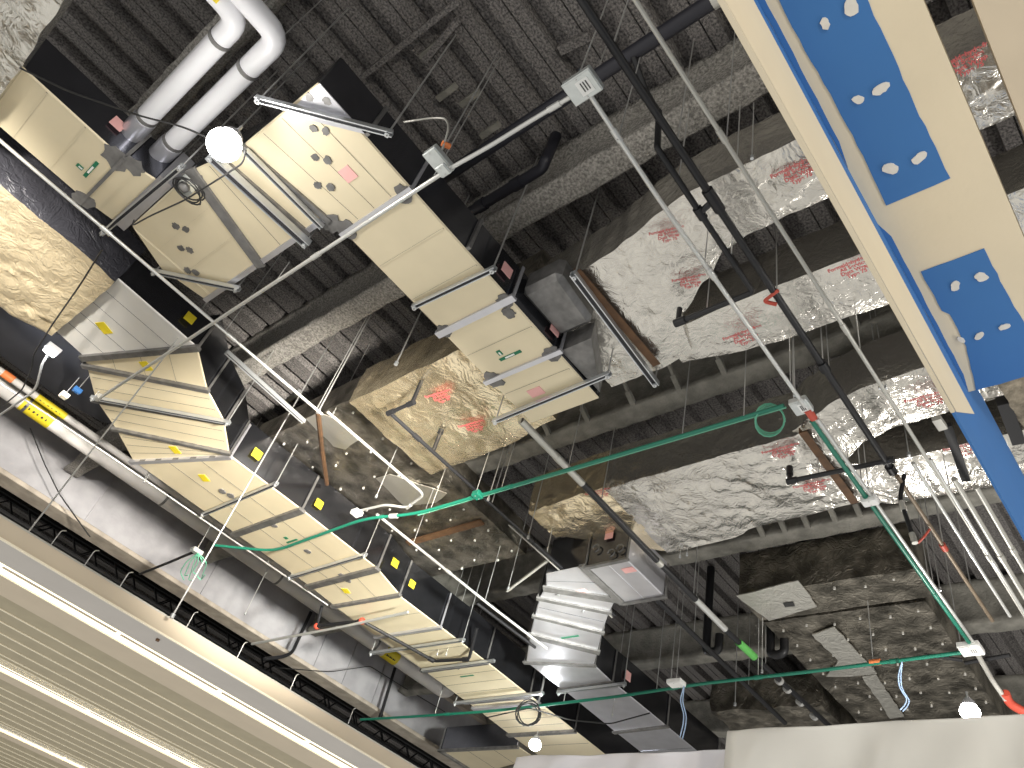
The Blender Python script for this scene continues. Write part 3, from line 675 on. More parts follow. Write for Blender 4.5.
# ------------------------------------------------------------------ white jacketed pipes, upper left
def mid(a, b): return (a+b)/2
for (pts, lab, yl) in (([(-0.335, 5.70, 5.30), (-0.335, 4.00, 5.30), (-2.2, 3.98, 5.30)], 'upper left white jacketed pipe of the pair, with the yellow tape', True),
                       ([(-0.06, 5.62, 5.30), (-0.06, 3.84, 5.30), (-2.2, 3.82, 5.30)], 'right white jacketed pipe of the pair, ending behind the round lamp', False)):
    t = thing('jacketed_pipe', lab, 'pipe', V(pts[0][0], 5, 5.3), 'white jacketed pipes')
    MB().tube([V(*p) for p in pts], 0.088, 18, 0.13).build('pipe_jacket', 'pvc', t, smooth=60)
    MB().tube([V(pts[0][0], 5.45, 5.3), V(pts[0][0], 5.70, 5.3)], 0.10, 18).build('end_sleeve', 'galv', t, smooth=60)
    for y in (5.40, 4.24):
        MB().tube([V(pts[0][0], y, 5.3), V(pts[0][0], y+0.035, 5.3)], 0.096, 18).build('band_clamp', 'flange', t, smooth=60)
        MB().tube([V(pts[0][0], y+0.017, 5.38), V(pts[0][0], y+0.017, DECK+0.02)], 0.006, 6).build('hanger_rod', 'rod', t)
    if yl: MB().tube([V(-0.62, 3.98, 5.3), V(-0.50, 3.98, 5.3)], 0.0885, 18).build('tape_band', 'yellow', t, smooth=60)

# ------------------------------------------------------------------ long light pipes by the girder
def pipe_marker(t, x0, x1, y, h, r, txt):
    p = MB().tube([V(x0, y, h), V(x1, y, h)], r+0.003, 16).build('pipe_marker', 'yellow', t, smooth=60)
    cx = (x0+x1)/2
    n = 6
    for k in range(n):
        x = lerp(x0+0.06, x1-0.08, k/(n-1)); MB().box(x-0.014, x+0.014-0.012*(k % 2), y-r*0.75-0.006, y-r*0.62, h-r*0.80, h-r*0.62).build('marker_letter', 'ink', p)
t = thing('drain_pipe', 'thick light grey pipe along the top of the girder with yellow markers', 'pipe', V(4, 11.72, 5.75))
MB().tube([V(-3, 11.82, 5.70), V(10.35, 11.82, 5.70), V(10.35, 11.82, 6.72)], 0.135, 20, 0.25).build('pipe', 'pipewhite', t, smooth=60)
for x in (1.0, 3.4, 5.8, 8.2): MB().tube([V(x, 11.82, 5.8), V(x, 11.82, DECK+0.02)], 0.008, 6).build('hanger_rod', 'rod', t)
for x in (1.0, 3.4, 5.8, 8.2): MB().tube([V(x, 11.82, 5.70), V(x+0.04, 11.82, 5.70)], 0.142, 20).build('clevis_band', 'flange', t, smooth=60)
pipe_marker(t, 0.95, 1.42, 11.82, 5.70, 0.135, ''); pipe_marker(t, 8.45, 8.8, 11.82, 5.70, 0.135, '')
t = thing('supply_pipe', 'slimmer light grey pipe with one yellow marker, beside the black lined duct', 'pipe', V(4, 11.3, 5.6))
MB().tube([V(-3, 11.28, 5.60), V(3.7, 11.28, 5.60), V(10, 11.28, 5.60)], 0.05, 16).build('pipe', 'pipewhite', t, smooth=60)
pipe_marker(t, 1.0, 1.45, 11.28, 5.60, 0.05, '')
MB().tube([V(0.48, 11.28, 5.60), V(0.64, 11.28, 5.60)], 0.057, 14).build('coupling', 'orange', t, smooth=60)
for x in (0.2, 2.6, 5.2, 8.0): MB().tube([V(x, 11.28, 5.66), V(x, 11.28, DECK+0.02)], 0.007, 6).build('hanger_rod', 'rod', t)

t = thing('conduit', 'thin white conduit running between the long duct and the two light pipes', 'conduit', V(3, 10.28, 5.0))
MB().tube([V(-1.2, 10.42, 5.0), V(2.0, 10.26, 5.0), V(6.0, 10.2, 5.0)], 0.013, 8).build('tube', 'emt', t, smooth=60)
for x in (2.6, 4.8): MB().tube([V(x, 10.28, 5.0), V(x, 10.28, DECK+0.02)], 0.005, 6).build('hanger_rod', 'rod', t)

# ------------------------------------------------------------------ sprinkler pipework
def pipe_thing(name, label, cat, pts, r, m, bend=0.05, n=10, group=None, rods=(), couplings=(), cr=1.35, cm=None, cl=0.05):
    pts = [Vector(p) for p in pts]
    t = thing(name, label, cat, pts[0], group)
    MB().tube(pts, r, n, bend).build('pipe' if 'pipe' in name else 'tube', m, t, smooth=60)
    for (i, f) in couplings:
        p = pts[i].lerp(pts[i+1], f); d = (pts[i+1]-pts[i]).normalized()*cl
        MB().tube([p-d, p+d], r*cr, 12).build('coupling', cm or m, t, smooth=60)
    for (i, f) in rods:
        p = pts[i].lerp(pts[i+1], f)
        MB().tube([p+Vector((0, 0, r)), Vector((p.x, p.y, DECK+EYE+0.02))], 0.006, 6).build('hanger_rod', 'rod', t)
    return t
t = pipe_thing('sprinkler_main_pipe', 'thick black pipe running behind the white conduit toward the cream soffit', 'pipe',
           [V(1.72, -3, 6.05), V(1.70, 2.9, 6.05), V(1.70, 4.1, 6.05), V(1.70, 4.45, 6.05), V(1.70, 4.5, 6.7)], 0.062, 'navypipe', 0.1, 14, rods=((0, 0.70), (0, 0.9)), couplings=((0, 0.72),), cr=1.12, cm='emtdull', cl=0.025)
t = pipe_thing('sprinkler_pipe', 'short black pipe stub turning up into the deck, right of the elbow duct', 'pipe',
           [V(2.20, 4.7, 6.28), V(2.20, 3.30, 6.28), V(2.16, 3.24, 6.30), V(2.16, 3.22, 6.76)], 0.055, 'navypipe', 0.09, 12, couplings=((0, 0.45), (0, 0.78)), cr=1.2)
h = 5.0
t = pipe_thing('sprinkler_pipe', 'long thin black pipe running down across the silver foil ducts to the right', 'pipe',
           [V(0.6, 1.70, h), V(2.6, 1.70, h), V(6.0, 1.70, h)], 0.030, 'blackpipe', 0, 10, rods=((0, 0.35), (0, 0.75), (1, 0.3), (1, 0.55), (1, 0.8)), couplings=((0, 0.985), (1, 0.02), (1, 0.55), (1, 0.98)), cr=1.45)
MB().tube([V(2.62, 1.70, h), V(2.66, 1.83, h)], 0.026, 8).build('cross_nipple', 'blackpipe', t, smooth=60)
MB().tube([V(3.56, 1.66, h-0.02), V(3.60, 1.80, h-0.03), V(3.66, 1.72, h-0.05)], 0.016, 6, 0.03).build('red_tie', 'red', t)
t = pipe_thing('sprinkler_pipe', 'shorter black pipe beside the long one, turning left over the upper foil duct', 'pipe',
           [V(2.0, 1.83, 5.45), V(2.06, 1.83, 5.0), V(3.50, 1.84, 5.0), V(3.50, 2.51, 5.0), V(3.50, 2.51, 5.18)], 0.024, 'blackpipe', 0.04, 10, rods=((1, 0.2), (1, 0.75), (2, 0.6)), couplings=((1, 0.42), (2, 0.97)), cr=1.5)
MB().tube([V(2.0, 1.83, 5.43), V(1.95, 1.95, 5.8), V(1.72, 1.95, 6.0)], 0.024, 10, 0.08).build('riser', 'blackpipe', t, smooth=60)
a = P(789, 463, 5.1); b = P(790, 481, 5.0); c = P(892, 470, 5.0)
t = pipe_thing('sprinkler_pipe', 'black pipe arm with upturned end under the large silver foil duct', 'pipe', [V(b.x, b.y, 5.14), V(b.x, b.y, 5.0), V(b.x+0.05, 1.66, 5.0)], 0.024, 'blackpipe', 0.03, 10, couplings=((0, 0.1), (1, 0.02), (1, 0.98)), cr=1.4, rods=((1, 0.3), (1, 0.6)))
a = P(892, 472, 5.0); d = (P(915, 546, 4.2)-a)
t = pipe_thing('sprinkler_drop', 'black flexible drop hanging from the end of the long thin black pipe', 'pipe', [V(6.02, 1.62, 4.98), PXp(900, 498, 6.04), PXp(914, 540, 6.06)], 0.020, 'blackpipe', 0.05, 10, couplings=((1, 0.2), (1, 0.96)), cr=1.3, cm='emtdull')
# pipe with drop under the centre duct
b4_ = P(390, 413, 4.95); c4 = P(412, 403, 4.95); e4 = P(616, 615, 4.95); g4 = P(435, 451, 4.95)
t = pipe_thing('sprinkler_pipe', 'black pipe with two upright drops, crossing under the tan end of the upper foil duct', 'pipe',
           [V(c4.x, c4.y, 5.28), c4, V(c4.x, b4_.y, 4.95), V(e4.x, b4_.y, 4.95)], 0.022, 'blackpipe', 0.035, 10, couplings=((1, 0.05), (1, 0.95), (2, 0.10), (2, 0.60)), cr=1.35, rods=((2, 0.40), (2, 0.65)))
MB().tube([V(g4.x, b4_.y, 4.95), V(g4.x, b4_.y, 5.24)], 0.024, 10).build('drop', 'blackpipe', t, smooth=60); MB().tube([V(g4.x, b4_.y, 5.22), V(g4.x, b4_.y, 5.27)], 0.034, 10).build('cap', 'blackpipe', t, smooth=60)
MB().bar(V(e4.x-2.2, b4_.y+0.03, 4.92), V(e4.x, b4_.y+0.03, 4.92), 0.012, 0.012).build('bright_seam', 'emtdull', t)
# pipe from behind the end of the elbow duct down to the back
t = pipe_thing('sprinkler_pipe', 'long pipe with bright bands from behind the elbow duct end to the dust sheets', 'pipe',
           [V(3.9, 4.55, 5.0), V(5.1, 4.56, 5.0), V(6.4, 4.58, 5.0), V(8.4, 4.58, 5.0), V(11.2, 4.46, 5.0)], 0.038, 'blackpipe', 0, 12, couplings=((0, 0.55), (2, 0.1)), cr=1.15, cm='emtdull', rods=((1, 0.2), (2, 0.5), (3, 0.3)))
MB().tube([V(3.9, 4.55, 5.0), V(5.0, 4.56, 5.0)], 0.0395, 12).build('bare_length', 'emtdull', t, smooth=60)
for x in (9.6, 9.85, 10.25, 10.7): MB().tube([V(x, 4.54, 5.0), V(x+0.06, 4.54, 5.0)], 0.058, 12).build('band', 'emt', t, smooth=60)
MB().tube([V(8.55, 4.575, 5.0), V(8.95, 4.56, 5.0)], 0.051, 12).build('green_band', 'greencollar', t, smooth=60)
MB().tube([V(7.45, 4.58, 5.0), V(8.2, 4.58, 5.0)], 0.0395, 12).build('bare_length', 'emt', t, smooth=60)
a, b = P(662, 588, 5.0), P(803, 722, 5.0)
t = pipe_thing('sprinkler_pipe', 'thinner grey pipe running parallel on the left of the banded pipe at the back', 'pipe', [V(a.x, 5.05, 5.0), V(b.x, 5.05, 5.0)], 0.034, 'dark', 0, 10, rods=((0, 0.3), (0, 0.7)))
# dark U pipes at the back
for (px, py, lab) in ((711, 652, 'dark looped pipe drop left of the green band at the back'), (776, 655, 'dark looped pipe drop right of the green band at the back')):
    c = P(px, py, 5.3)
    pipe_thing('pipe_loop', lab, 'pipe', [c+Vector((0, 0.08, 1.4)), c+Vector((0, 0.08, 0)), c+Vector((0, -0.12, 0)), c+Vector((0, -0.12, 0.25))], 0.06, 'blackpipe', 0.1, 12)
# lower left black pipes
h = 4.85
pA = [P(322, 606, h+0.25), P(317, 626, h), P(362, 621, h), P(434, 661, h), P(469, 659, h), P(477, 628, h+0.35)]
t = pipe_thing('sprinkler_pipe', 'black pipe with red fittings under the far end of the long duct', 'pipe', pA, 0.026, 'blackpipe', 0.06, 10, couplings=((1, 0.02), (1, 0.97), (2, 0.96), (3, 0.9)), cr=1.5)
for p in (pA[1], pA[2]): MB().ball(p, 0.055).build('red_elbow', 'red', t, smooth=True)
pB = [PYp(311, 612, 13.6), PYp(292, 653, 13.6), PYp(282, 657, 13.55), PYp(264, 659, 13.5)]
pipe_thing('drain_pipe', 'thin black bent pipe hanging in front of the girder', 'pipe', pB, 0.035, 'blackpipe', 0.1, 10, rods=((0, 0.02),))
pB = [PYp(395, 668, 13.6), PYp(380, 718, 13.6)]
pipe_thing('hanger_pole', 'straight black pole tied to the girder end of the far green conduit', 'pole', pB, 0.035, 'blackpipe', 0, 10, couplings=((0, 0.97),), cr=1.3)
t = pipe_thing('strut_rod', 'pale thin rod slanting from the black pipe with red fittings toward the tan fascia', 'rod', [P(252, 644, 4.8), P(346, 626, 4.8), P(408, 612, 4.82)], 0.022, 'emt', 0, 8)

# ------------------------------------------------------------------ conduits
h = 4.70
pts = [V(1.26, 8.70, h), V(1.27, 5.9, h), V(1.29, 3.05, h), V(1.33, 2.72, h+0.05), V(1.36, 2.42, h+0.13), V(1.38, 2.0, h+0.14)]
t = pipe_thing('conduit', 'long white conduit crossing the elbow duct up to the square junction box', 'conduit', pts, 0.017, 'emt', 0.2, 10, couplings=((1, 0.45), (4, 0.55)), cr=1.35)
MB().tube([V(1.25, 8.62, h+0.02), V(1.255, 8.72, h+0.02)], 0.035, 8).build('end_fitting', 'emt', t, smooth=60)
for y in (7.2, 5.2, 3.2): MB().tube([V(1.275, y, h+0.02), V(1.275, y, DH+0.0 if 3.7 < y < 8.4 else DECK)], 0.005, 6).build('hanger_rod', 'rod', t)
pts = [V(1.42, 1.91, h+0.06), V(2.3, 1.91, h), V(4.62, 1.905, h), ]
t = pipe_thing('conduit', 'bright conduit from the square junction box down to the green conduit corner', 'conduit', pts, 0.018, 'emt', 0.2, 10, couplings=((0, 0.35), (1, 0.3), (1, 0.95)), cr=1.35)
for x in (1.75, 2.9, 4.3): MB().tube([V(x, 1.91, h), V(x, 1.91, DECK)], 0.005, 6).build('hanger_rod', 'rod', t)
MB().tube([V(4.6, 1.905, h), V(4.72, 1.905, h)], 0.034, 10).build('red_tape', 'red', t, smooth=60)
pts = [V(4.74, 1.93, h), V(8.85, 1.925, h)]
t = pipe_thing('green_conduit', 'green conduit running from the red-taped corner down toward the right lamp', 'conduit', pts, 0.021, 'green', 0, 10, couplings=((0, 0.28), (0, 0.7)), cr=1.2)
MB().tube([V(4.74, 1.885, h+0.005), V(8.8, 1.885, h+0.005)], 0.018, 8).build('bare_conduit', 'emt', t, smooth=60)
for f in (5.9, 7.4): MB().tube([V(f, 1.91, h), V(f, 1.91, DECK)], 0.005, 6).build('hanger_rod', 'rod', t)
e0, e1, e2, e3 = V(8.85, 1.92, h), P(992, 680, h), P(1006, 700, 4.55), P(1022, 711, 4.4)
pipe_thing('conduit', 'grey conduit tail with red flexible end beside the right lamp', 'conduit', [e0, e1, e2], 0.028, 'emtdull', 0.1, 10)
t = pipe_thing('flexible_conduit', 'red flexible conduit end touching the right dust sheet', 'conduit', [P(1005, 693, 4.6), P(1009, 703, 4.55), P(1022, 711, 4.5), P(1036, 716, 4.45)], 0.05, 'red', 0.1, 10)
pts = [V(0.4, 1.34, h), V(1.1, 1.34, h), V(5.0, 1.30, h), V(9.2, 1.29, h)]
t = pipe_thing('conduit', 'pale conduit running nearest along the left of the cream soffit', 'conduit', pts, 0.016, 'emtdull', 0, 10, couplings=((1, 0.25), (1, 0.72), (2, 0.5)), cr=1.35)
for x in (2.1, 4.2, 6.2): MB().tube([V(x, 1.31, h), V(x, 1.31, DECK)], 0.005, 6).build('hanger_rod', 'rod', t)
for (pa, pb, r, m, lab) in (((913, 463), (1019, 615), 0.016, 'emt', 'first bright conduit of the bundle right of the long black pipe'), ((930, 459), (1040, 634), 0.014, 'emt', 'second bright conduit of the bundle, closest beside the first'),
                            ((954, 479), (1040, 612), 0.024, 'emtdull', 'third and thickest grey conduit of the bundle by the bare blue fascia'), ((976, 487), (1045, 596), 0.022, 'emtdull', 'fourth grey conduit of the bundle, nearest the bare blue fascia')):
    a, b = P(*pa, h), P(*pb, h)
    t = pipe_thing('conduit', lab, 'conduit', [V(a.x, a.y, h), V(b.x, a.y, h)], r, m, 0, 10, group='conduit bundle on the right', couplings=((0, 0.55),), cr=1.3)
a, b = P(897, 476, 4.9), P(978, 602, 4.9)
t = pipe_thing('sprinkler_pipe', 'brownish pipe with a red tie continuing right of the green conduit', 'pipe', [V(a.x, a.y, 4.9), V(b.x+0.4, a.y, 4.9)], 0.020, 'emtbrown', 0, 10, couplings=((0, 0.45),), cr=1.5, cm='red', rods=((0, 0.45), (0, 0.75)))
MB().tube([P(930, 529, 4.86), P(924, 537, 4.82), P(918, 543, 4.8)], 0.012, 6).build('red_tie', 'red', t)
pts = [V(-1.6, 6.20, h), V(2.68, 6.20, h)]
t = pipe_thing('conduit', 'straight conduit crossing from the upper left edge under the black duct side', 'conduit', pts, 0.016, 'emt', 0, 10, couplings=((0, 0.39), (0, 0.72)), cr=1.4)
for x in (0.06, 1.4, 2.6): MB().tube([V(x, 6.20, h), V(x, 6.20, DH if 0.0 < x < 1.1 else DECK)], 0.005, 6).build('hanger_rod', 'rod', t)
a, b = P(324, 412, 5.0), P(427, 495, 5.0)
pts = [V(2.85, 6.50, 5.0), V(4.44, 6.50, 5.0), V(4.56, 6.92, 5.0), V(4.40, 7.15, 5.0), V(4.36, 7.60, 5.0)]
t = pipe_thing('conduit', 'white conduit bending under the dark insulated duct to a small box', 'conduit', pts, 0.017, 'emt', 0.09, 10, couplings=((1, 0.9),), cr=1.3)
bx = MB(); c = V(4.36, 7.66, 4.98); bx.bar(c-Vector((0.06, 0, 0)), c+Vector((0.06, 0, 0)), 0.12, 0.06); bx.build('end_box', 'paper', t, bevel=0.005)
t = pipe_thing('conduit', 'long conduit running along the black side of the long duct', 'conduit', [V(4.25, 7.02, 4.72), V(6.44, 7.02, 4.72), V(7.62, 6.98, 4.72)], 0.018, 'emt', 0, 10, couplings=((0, 0.6),), cr=1.3)
for x in (4.9, 6.3): MB().tube([V(x, 7.02, 4.72), V(x, 7.02, 5.58 if x < 6.6 else DECK)], 0.005, 6).build('hanger_rod', 'rod', t)
a, b = P(485, 634, 4.72), P(540, 660, 4.72)
pipe_thing('conduit', 'short dull conduit just below the end of the long conduit', 'conduit', [V(6.35, 7.22, 4.75), V(7.6, 7.18, 4.75)], 0.020, 'dark', 0, 8)
# green flexible lines
g = [P(213, 545, h), P(240, 548, h), P(275, 551, h), V(4.24, 7.2, h), V(4.42, 6.5, h), V(4.46, 3.9, h), V(4.48, 2.05, h)]
t = pipe_thing('green_conduit', 'long green conduit crossing the middle of the photo from the girder to the taped corner', 'conduit', g, 0.019, 'green', 0.3, 10, couplings=((3, 0.3), (4, 0.35), (4, 0.55)), cr=1.2)
MB().tube([p+Vector((0.04, 0, 0.015)) for p in g[4:]], 0.009, 8).build('second_line', 'greenlt', t, smooth=60)
for y in (6.3, 5.2, 4.3, 3.0, 2.4): MB().tube([V(4.46, y, h), V(4.46, y, DECK)], 0.005, 6).build('hanger_rod', 'rod', t)
MB().tube([V(4.33, 6.85, h), V(4.36, 6.75, h)], 0.032, 10).build('pale_collar', 'emt', t, smooth=60)
g = [V(9.10, 12.65, h), V(9.16, 11.3, h), V(9.15, 9.2, h-0.03), V(9.06, 6.8, h-0.02), V(8.95, 5.3, h), V(8.84, 3.65, h-0.03), V(8.80, 2.05, h)]
t = pipe_thing('green_conduit', 'farthest green conduit, crossing the bottom from the girder to the right lamp', 'conduit', g, 0.022, 'green', 0.3, 10, couplings=((1, 0.45), (3, 0.7), (4, 0.5), (5, 0.55)), cr=1.3, rods=((1, 0.3), (2, 0.6), (3, 0.5), (4, 0.5), (5, 0.4)))
MB().tube([V(8.83, 3.05, h), V(8.83, 2.93, h)], 0.036, 10).build('orange_collar', 'orange', t, smooth=60)
t = pipe_thing('flexible_conduit', 'faint grey line slanting from the green tangle down to the dark gap', 'conduit', [P(140, 574, h), P(170, 562, h), P(196, 551, h)], 0.020, 'dark', 0, 8)

# boxes
def jbox(px, py, h, sx, sy, lab, m='boxsteel', label=True, rod=True, name='junction_box', sz=0.06):
    c = P(px, py, h); t = thing(name, lab, 'electrical box', c)
    b = MB().box(c.x-sx/2, c.x+sx/2, c.y-sy/2, c.y+sy/2, h, h+sz).build('box_body', m, t, bevel=0.006)
    MB().box(c.x-sx/2+0.008, c.x+sx/2-0.008, c.y-sy/2+0.008, c.y+sy/2-0.008, h-0.006, h+0.002).build('cover_plate', m, t)
    for dx in (-1, 1): MB().tube([V(c.x+dx*(sx/2-0.02), c.y, h-0.010), V(c.x+dx*(sx/2-0.02), c.y, h)], 0.007, 6).build('screw', 'rod', t)
    if label:
        l = MB().box(c.x-sx*0.3, c.x+sx*0.3, c.y-sy*0.32, c.y+sy*0.1, h-0.009, h-0.004).build('paper_label', 'paper', t)
        for k in range(3): MB().box(c.x-sx*0.2, c.x+sx*0.18, c.y-sy*(0.24-0.09*k), c.y-sy*(0.24-0.09*k)+0.008, h-0.011, h-0.008).build('label_line', 'ink', l)
    if rod: MB().tube([V(c.x, c.y+sy*0.4, h+sz), V(c.x, c.y+sy*0.4, DECK+0.02)], 0.006, 6).build('hanger_rod', 'rod', t)
    return t
jbox(582, 88, 4.74, 0.17, 0.22, 'square galvanized box with paper label where the white conduits meet')
jbox(438, 163, 4.76, 0.22, 0.13, 'open steel box above the white conduit beside the elbow duct', label=False)
t = jbox(443, 171, 4.66, 0.09, 0.09, 'small square steel plate hanging on the white conduit', label=False, rod=False, sz=0.02)
c = P(442, 143, 4.9); MB().tube([c, c+Vector((0.06, -0.02, 0.02))], 0.022, 8).build('orange_connector', 'orange', t, smooth=60)
jbox(801, 408, 4.69, 0.16, 0.15, 'steel box at the corner where white and green conduits meet')
jbox(477, 497, 4.66, 0.10, 0.10, 'green box with white label hanging on the long green conduit', 'green', label=False)
jbox(676, 685, 4.66, 0.16, 0.22, 'white-faced box on the far green conduit near the silver duct', 'paper', label=False)
jbox(971, 651, 4.66, 0.22, 0.22, 'white-faced box where two green conduits meet above the right lamp', 'paper', label=True)
jbox(870, 503, 4.66, 0.10, 0.14, 'small pale box with red mark on the green conduit', 'paper', label=False)
jbox(196, 553, 4.66, 0.16, 0.10, 'pale box with a green tangle at the left end of the long green conduit', 'boxsteel', label=False)
jbox(63, 397, 4.95, 0.10, 0.09, 'pale yellow box beside the yellow pipe marker', 'bead', label=False)
jbox(76, 392, 4.92, 0.10, 0.06, 'blue painted box at the lower end of the white conduit', 'blue', label=False)

# wires and coils
def wire(name, label, pts, r, m, cat='wire', bend=0.1, group=None):
    o = MB().tube(pts, r, 6, bend).build(name, m, smooth=60); tag(o, label, cat, group); return o
def coil(c, r, ax1, ax2, turns, m, name, label, rr=0.010, jit=0.02, seed=0):
    rnd = random.Random(seed); pts = []
    for k in range(turns*16+1):
        a = 2*math.pi*k/16; j = 1+jit*math.sin(k*0.7+seed)
        pts.append(c+ax1*r*j*math.cos(a)+ax2*r*1.05*j*math.sin(a)+Vector((0, 0, 0.003*k/4)))
    o = MB().tube(pts, rr, 6).build(name, m, smooth=60); tag(o, label, 'cable coil'); return o
rx = right.normalized(); dn = (-down).normalized()
coil(P(770, 422, 4.66), 0.125, rx, dn, 4, 'greenlt', 'cable_coil', 'ring of pale green wire hanging from the conduit corner box', 0.006, 0.04, 1)
coil(P(187, 186+6, 4.75), 0.12, Vector((1, 0, 0)), Vector((0, 1, 0.2)).normalized(), 4, 'wire', 'cable_coil', 'loose coil of black wire under the elbow duct by the lamp', 0.007, 0.14, 2)
coil(P(528, 715, 4.5), 0.18, rx, dn, 4, 'wire', 'cable_coil', 'small black cable coil hanging over the far cream duct end', 0.010, 0.12, 3)
t = thing('cable_fitting', 'round grey cable fitting inside the loose black coil', 'fitting', P(186, 188, 4.8))
MB().ball(P(184, 187, 4.8), 0.05, 0.7).build('cap', 'flange', t, smooth=True); MB().box(*(lambda c: (c.x-0.07, c.x+0.07, c.y-0.05, c.y+0.05))(P(184, 188, 4.85)), 4.83, 4.93).build('base', 'boxsteel', t)
wire('cable', 'black cable strung from the plastic film corner to the round lamp', [P(20, 68, 4.85), P(70, 92, 4.78), P(140, 116, 4.72), P(184, 127, 4.7), P(212, 140, 4.66)], 0.008, 'wire')
wire('cable', 'black cable drooping from the round lamp down to the elbow duct edge', [P(246, 150, 4.62), P(243, 163, 4.6), P(225, 175, 4.6), P(185, 200, 4.62), P(150, 216, 4.68), P(132, 226, 4.75), P(134, 220, 4.9)], 0.007, 'wire')
wire('cable', 'thin black cable slanting from the foil wrap over the black lined duct', [P(102, 250, 4.75), P(80, 285, 4.7), P(52, 325, 4.7), P(33, 355, 4.7), P(32, 368, 4.7), P(22, 390, 4.7), P(4, 405, 4.72)], 0.008, 'wire')
wire('cable', 'dark wire falling across the girder face at left', [PYp(30, 428, 13.4), PYp(45, 465, 13.4), PYp(60, 495, 13.4), PYp(90, 537, 13.4)], 0.010, 'wire')
wire('cable', 'thin dark wire sagging across the girder near the bottom', [PYp(280, 668, 13.6), PYp(330, 672, 13.6), PYp(370, 666, 13.6), PYp(400, 685, 13.6), PYp(445, 712, 13.6)], 0.010, 'wire')
wire('cable', 'black cable strung under the silver duct to the cream duct end', [P(485, 718, 4.6), P(530, 708, 4.5), P(570, 720, 4.5), P(610, 724, 4.5), P(650, 713, 4.6)], 0.010, 'wire')
for (pts, lab) in (([(902, 662), (898, 675), (899, 687), (907, 699), (905, 705), (900, 710)], 'looped pale blue wires hanging from the far green conduit left of the right lamp'),
                   ([(684, 686), (680, 700), (684, 715), (683, 725), (680, 737)], 'pale blue wires hanging from the white-faced box by the silver duct')):
    t = thing('wire_tail', lab, 'wire', P(*pts[0], 4.6))
    for k in range(2):
        MB().tube([P(x+(2.5*k if 0 < i else 0), y+1.5*k, 4.62-0.06*i) for i, (x, y) in enumerate(pts)], 0.008, 6, 0.1).build('strand', 'bluewire', t, smooth=60)
t = thing('wire_tail', 'pale green wire tangle hanging at the girder from the long green conduit', 'wire', P(196, 556, 4.6))
for k in range(6):
    x = 180+4.2*k
    MB().tube([P(198, 553, 4.62), P(x+6, 562, 4.55), P(x, 572+(k % 3)*4, 4.5), P(x+4, 580-(k % 2)*5, 4.48)], 0.007, 6, 0.08).build('strand', 'greenlt', t, smooth=60)
c = P(441, 138, 4.95)
wire('cable', 'thin grey cable arching from the orange connector beside the elbow duct', [P(442, 150, 4.85), P(449, 128, 5.0), P(446, 118, 5.1), P(430, 118, 5.15), P(404, 122, 5.2)], 0.008, 'emtdull')

# ------------------------------------------------------------------ trapeze hangers
def trapeze(pa, pb, h, lab, rods=True, w=0.045, top=DECK, ext=0.05, group='trapeze strut hangers'):
    a, b = P(*pa, h), P(*pb, h); d = (b-a).normalized(); a = a-d*ext; b = b+d*ext
    t = thing('trapeze_hanger', lab, 'hanger', (a+b)/2, group); s = d.cross(Vector((0, 0, 1))).normalized()
    mb = MB(); mb.bar(a+s*(w/2-0.005), b+s*(w/2-0.005), 0.010, w); mb.bar(a-s*(w/2-0.005), b-s*(w/2-0.005), 0.010, w); mb.bar(a+Vector((0, 0, w/2-0.004)), b+Vector((0, 0, w/2-0.004)), w, 0.006)
    mb.build('strut', 'zinc', t)
    MB().bar(a+d*0.02+Vector((0, 0, -w/2+0.012)), b-d*0.02+Vector((0, 0, -w/2+0.012)), w-0.022, 0.006).build('slot_shade', 'slotdark', t)  # dark bar standing in for the shade inside the open channel
    if rods:
        for p in (a+d*0.03, b-d*0.03):
            MB().tube([p-Vector((0, 0, 0.06)), Vector((p.x, p.y, top+EYE+0.02))], 0.0075, 6).build('threaded_rod', 'rod', t)
            MB().tube([p-Vector((0, 0, w/2+0.02)), p-Vector((0, 0, w/2))], 0.022, 6).build('nut', 'zinc', t)
    return t
TH = 4.94
for (pa, pb, h, lab, rods) in (
    ((417, 305), (491, 270), TH, 'steel strut hanger crossing the middle of the straight cream duct', True),
    ((497, 420), (606, 375), TH, 'steel strut hanger at the lower end of the straight cream duct', True),
    ((262, 100), (386, 132), TH, 'diagonal steel strut hanger at the upper corner of the wide elbow', True),
    ((157, 272), (235, 288), TH, 'diagonal steel strut hanger at the lower corner of the wide elbow', True),
    ((214, 159), (304, 241), TH-0.06, 'broad bright strut hanger across the elbow, below the round lamp', True),
    ((250, 155), (318, 223), TH, 'strut hanger across the elbow, right of the bright one', False),
    ((95, 398), (226, 422), TH-0.05, 'strut hanger across the diagonal offset, at the white conduit end', True),
    ((204, 514), (275, 484), TH, 'strut hanger just past the diagonal offset of the long duct', True),
    ((291, 577), (364, 555), TH, 'strut hanger below the long duct where the green conduit passes', True),
    ((372, 653), (462, 640), TH-0.02, 'strut hanger below the far half of the long duct', True),
    ((424, 669+1), (492, 661), TH-0.02, 'strut hanger beside the black pipe bend under the long duct', False),
    ((456, 703), (541, 693), TH-0.02, 'strut hanger under the long duct above the cable coil', True),
    ((560, 692), (623, 684), SHT-0.06, 'strut hanger below the silver duct straight', True),
    ((576, 277), (654, 381), 5.19, 'strut hanger beside the rusty brown angle under the upper foil duct', True),
    ((230, 355), (301, 419), 4.8, 'loose grey strut between the diagonal offset and the dark insulated duct', False),
    ((105, 231), (180, 168), TH-0.03, 'perforated strut along the blue-lit gap of the elbow duct', True)):
    trapeze(pa, pb, h, lab, rods, 0.07 if 'broad' in lab else (0.06 if 'foil' in lab or 'diagonal duct' in lab else 0.045))
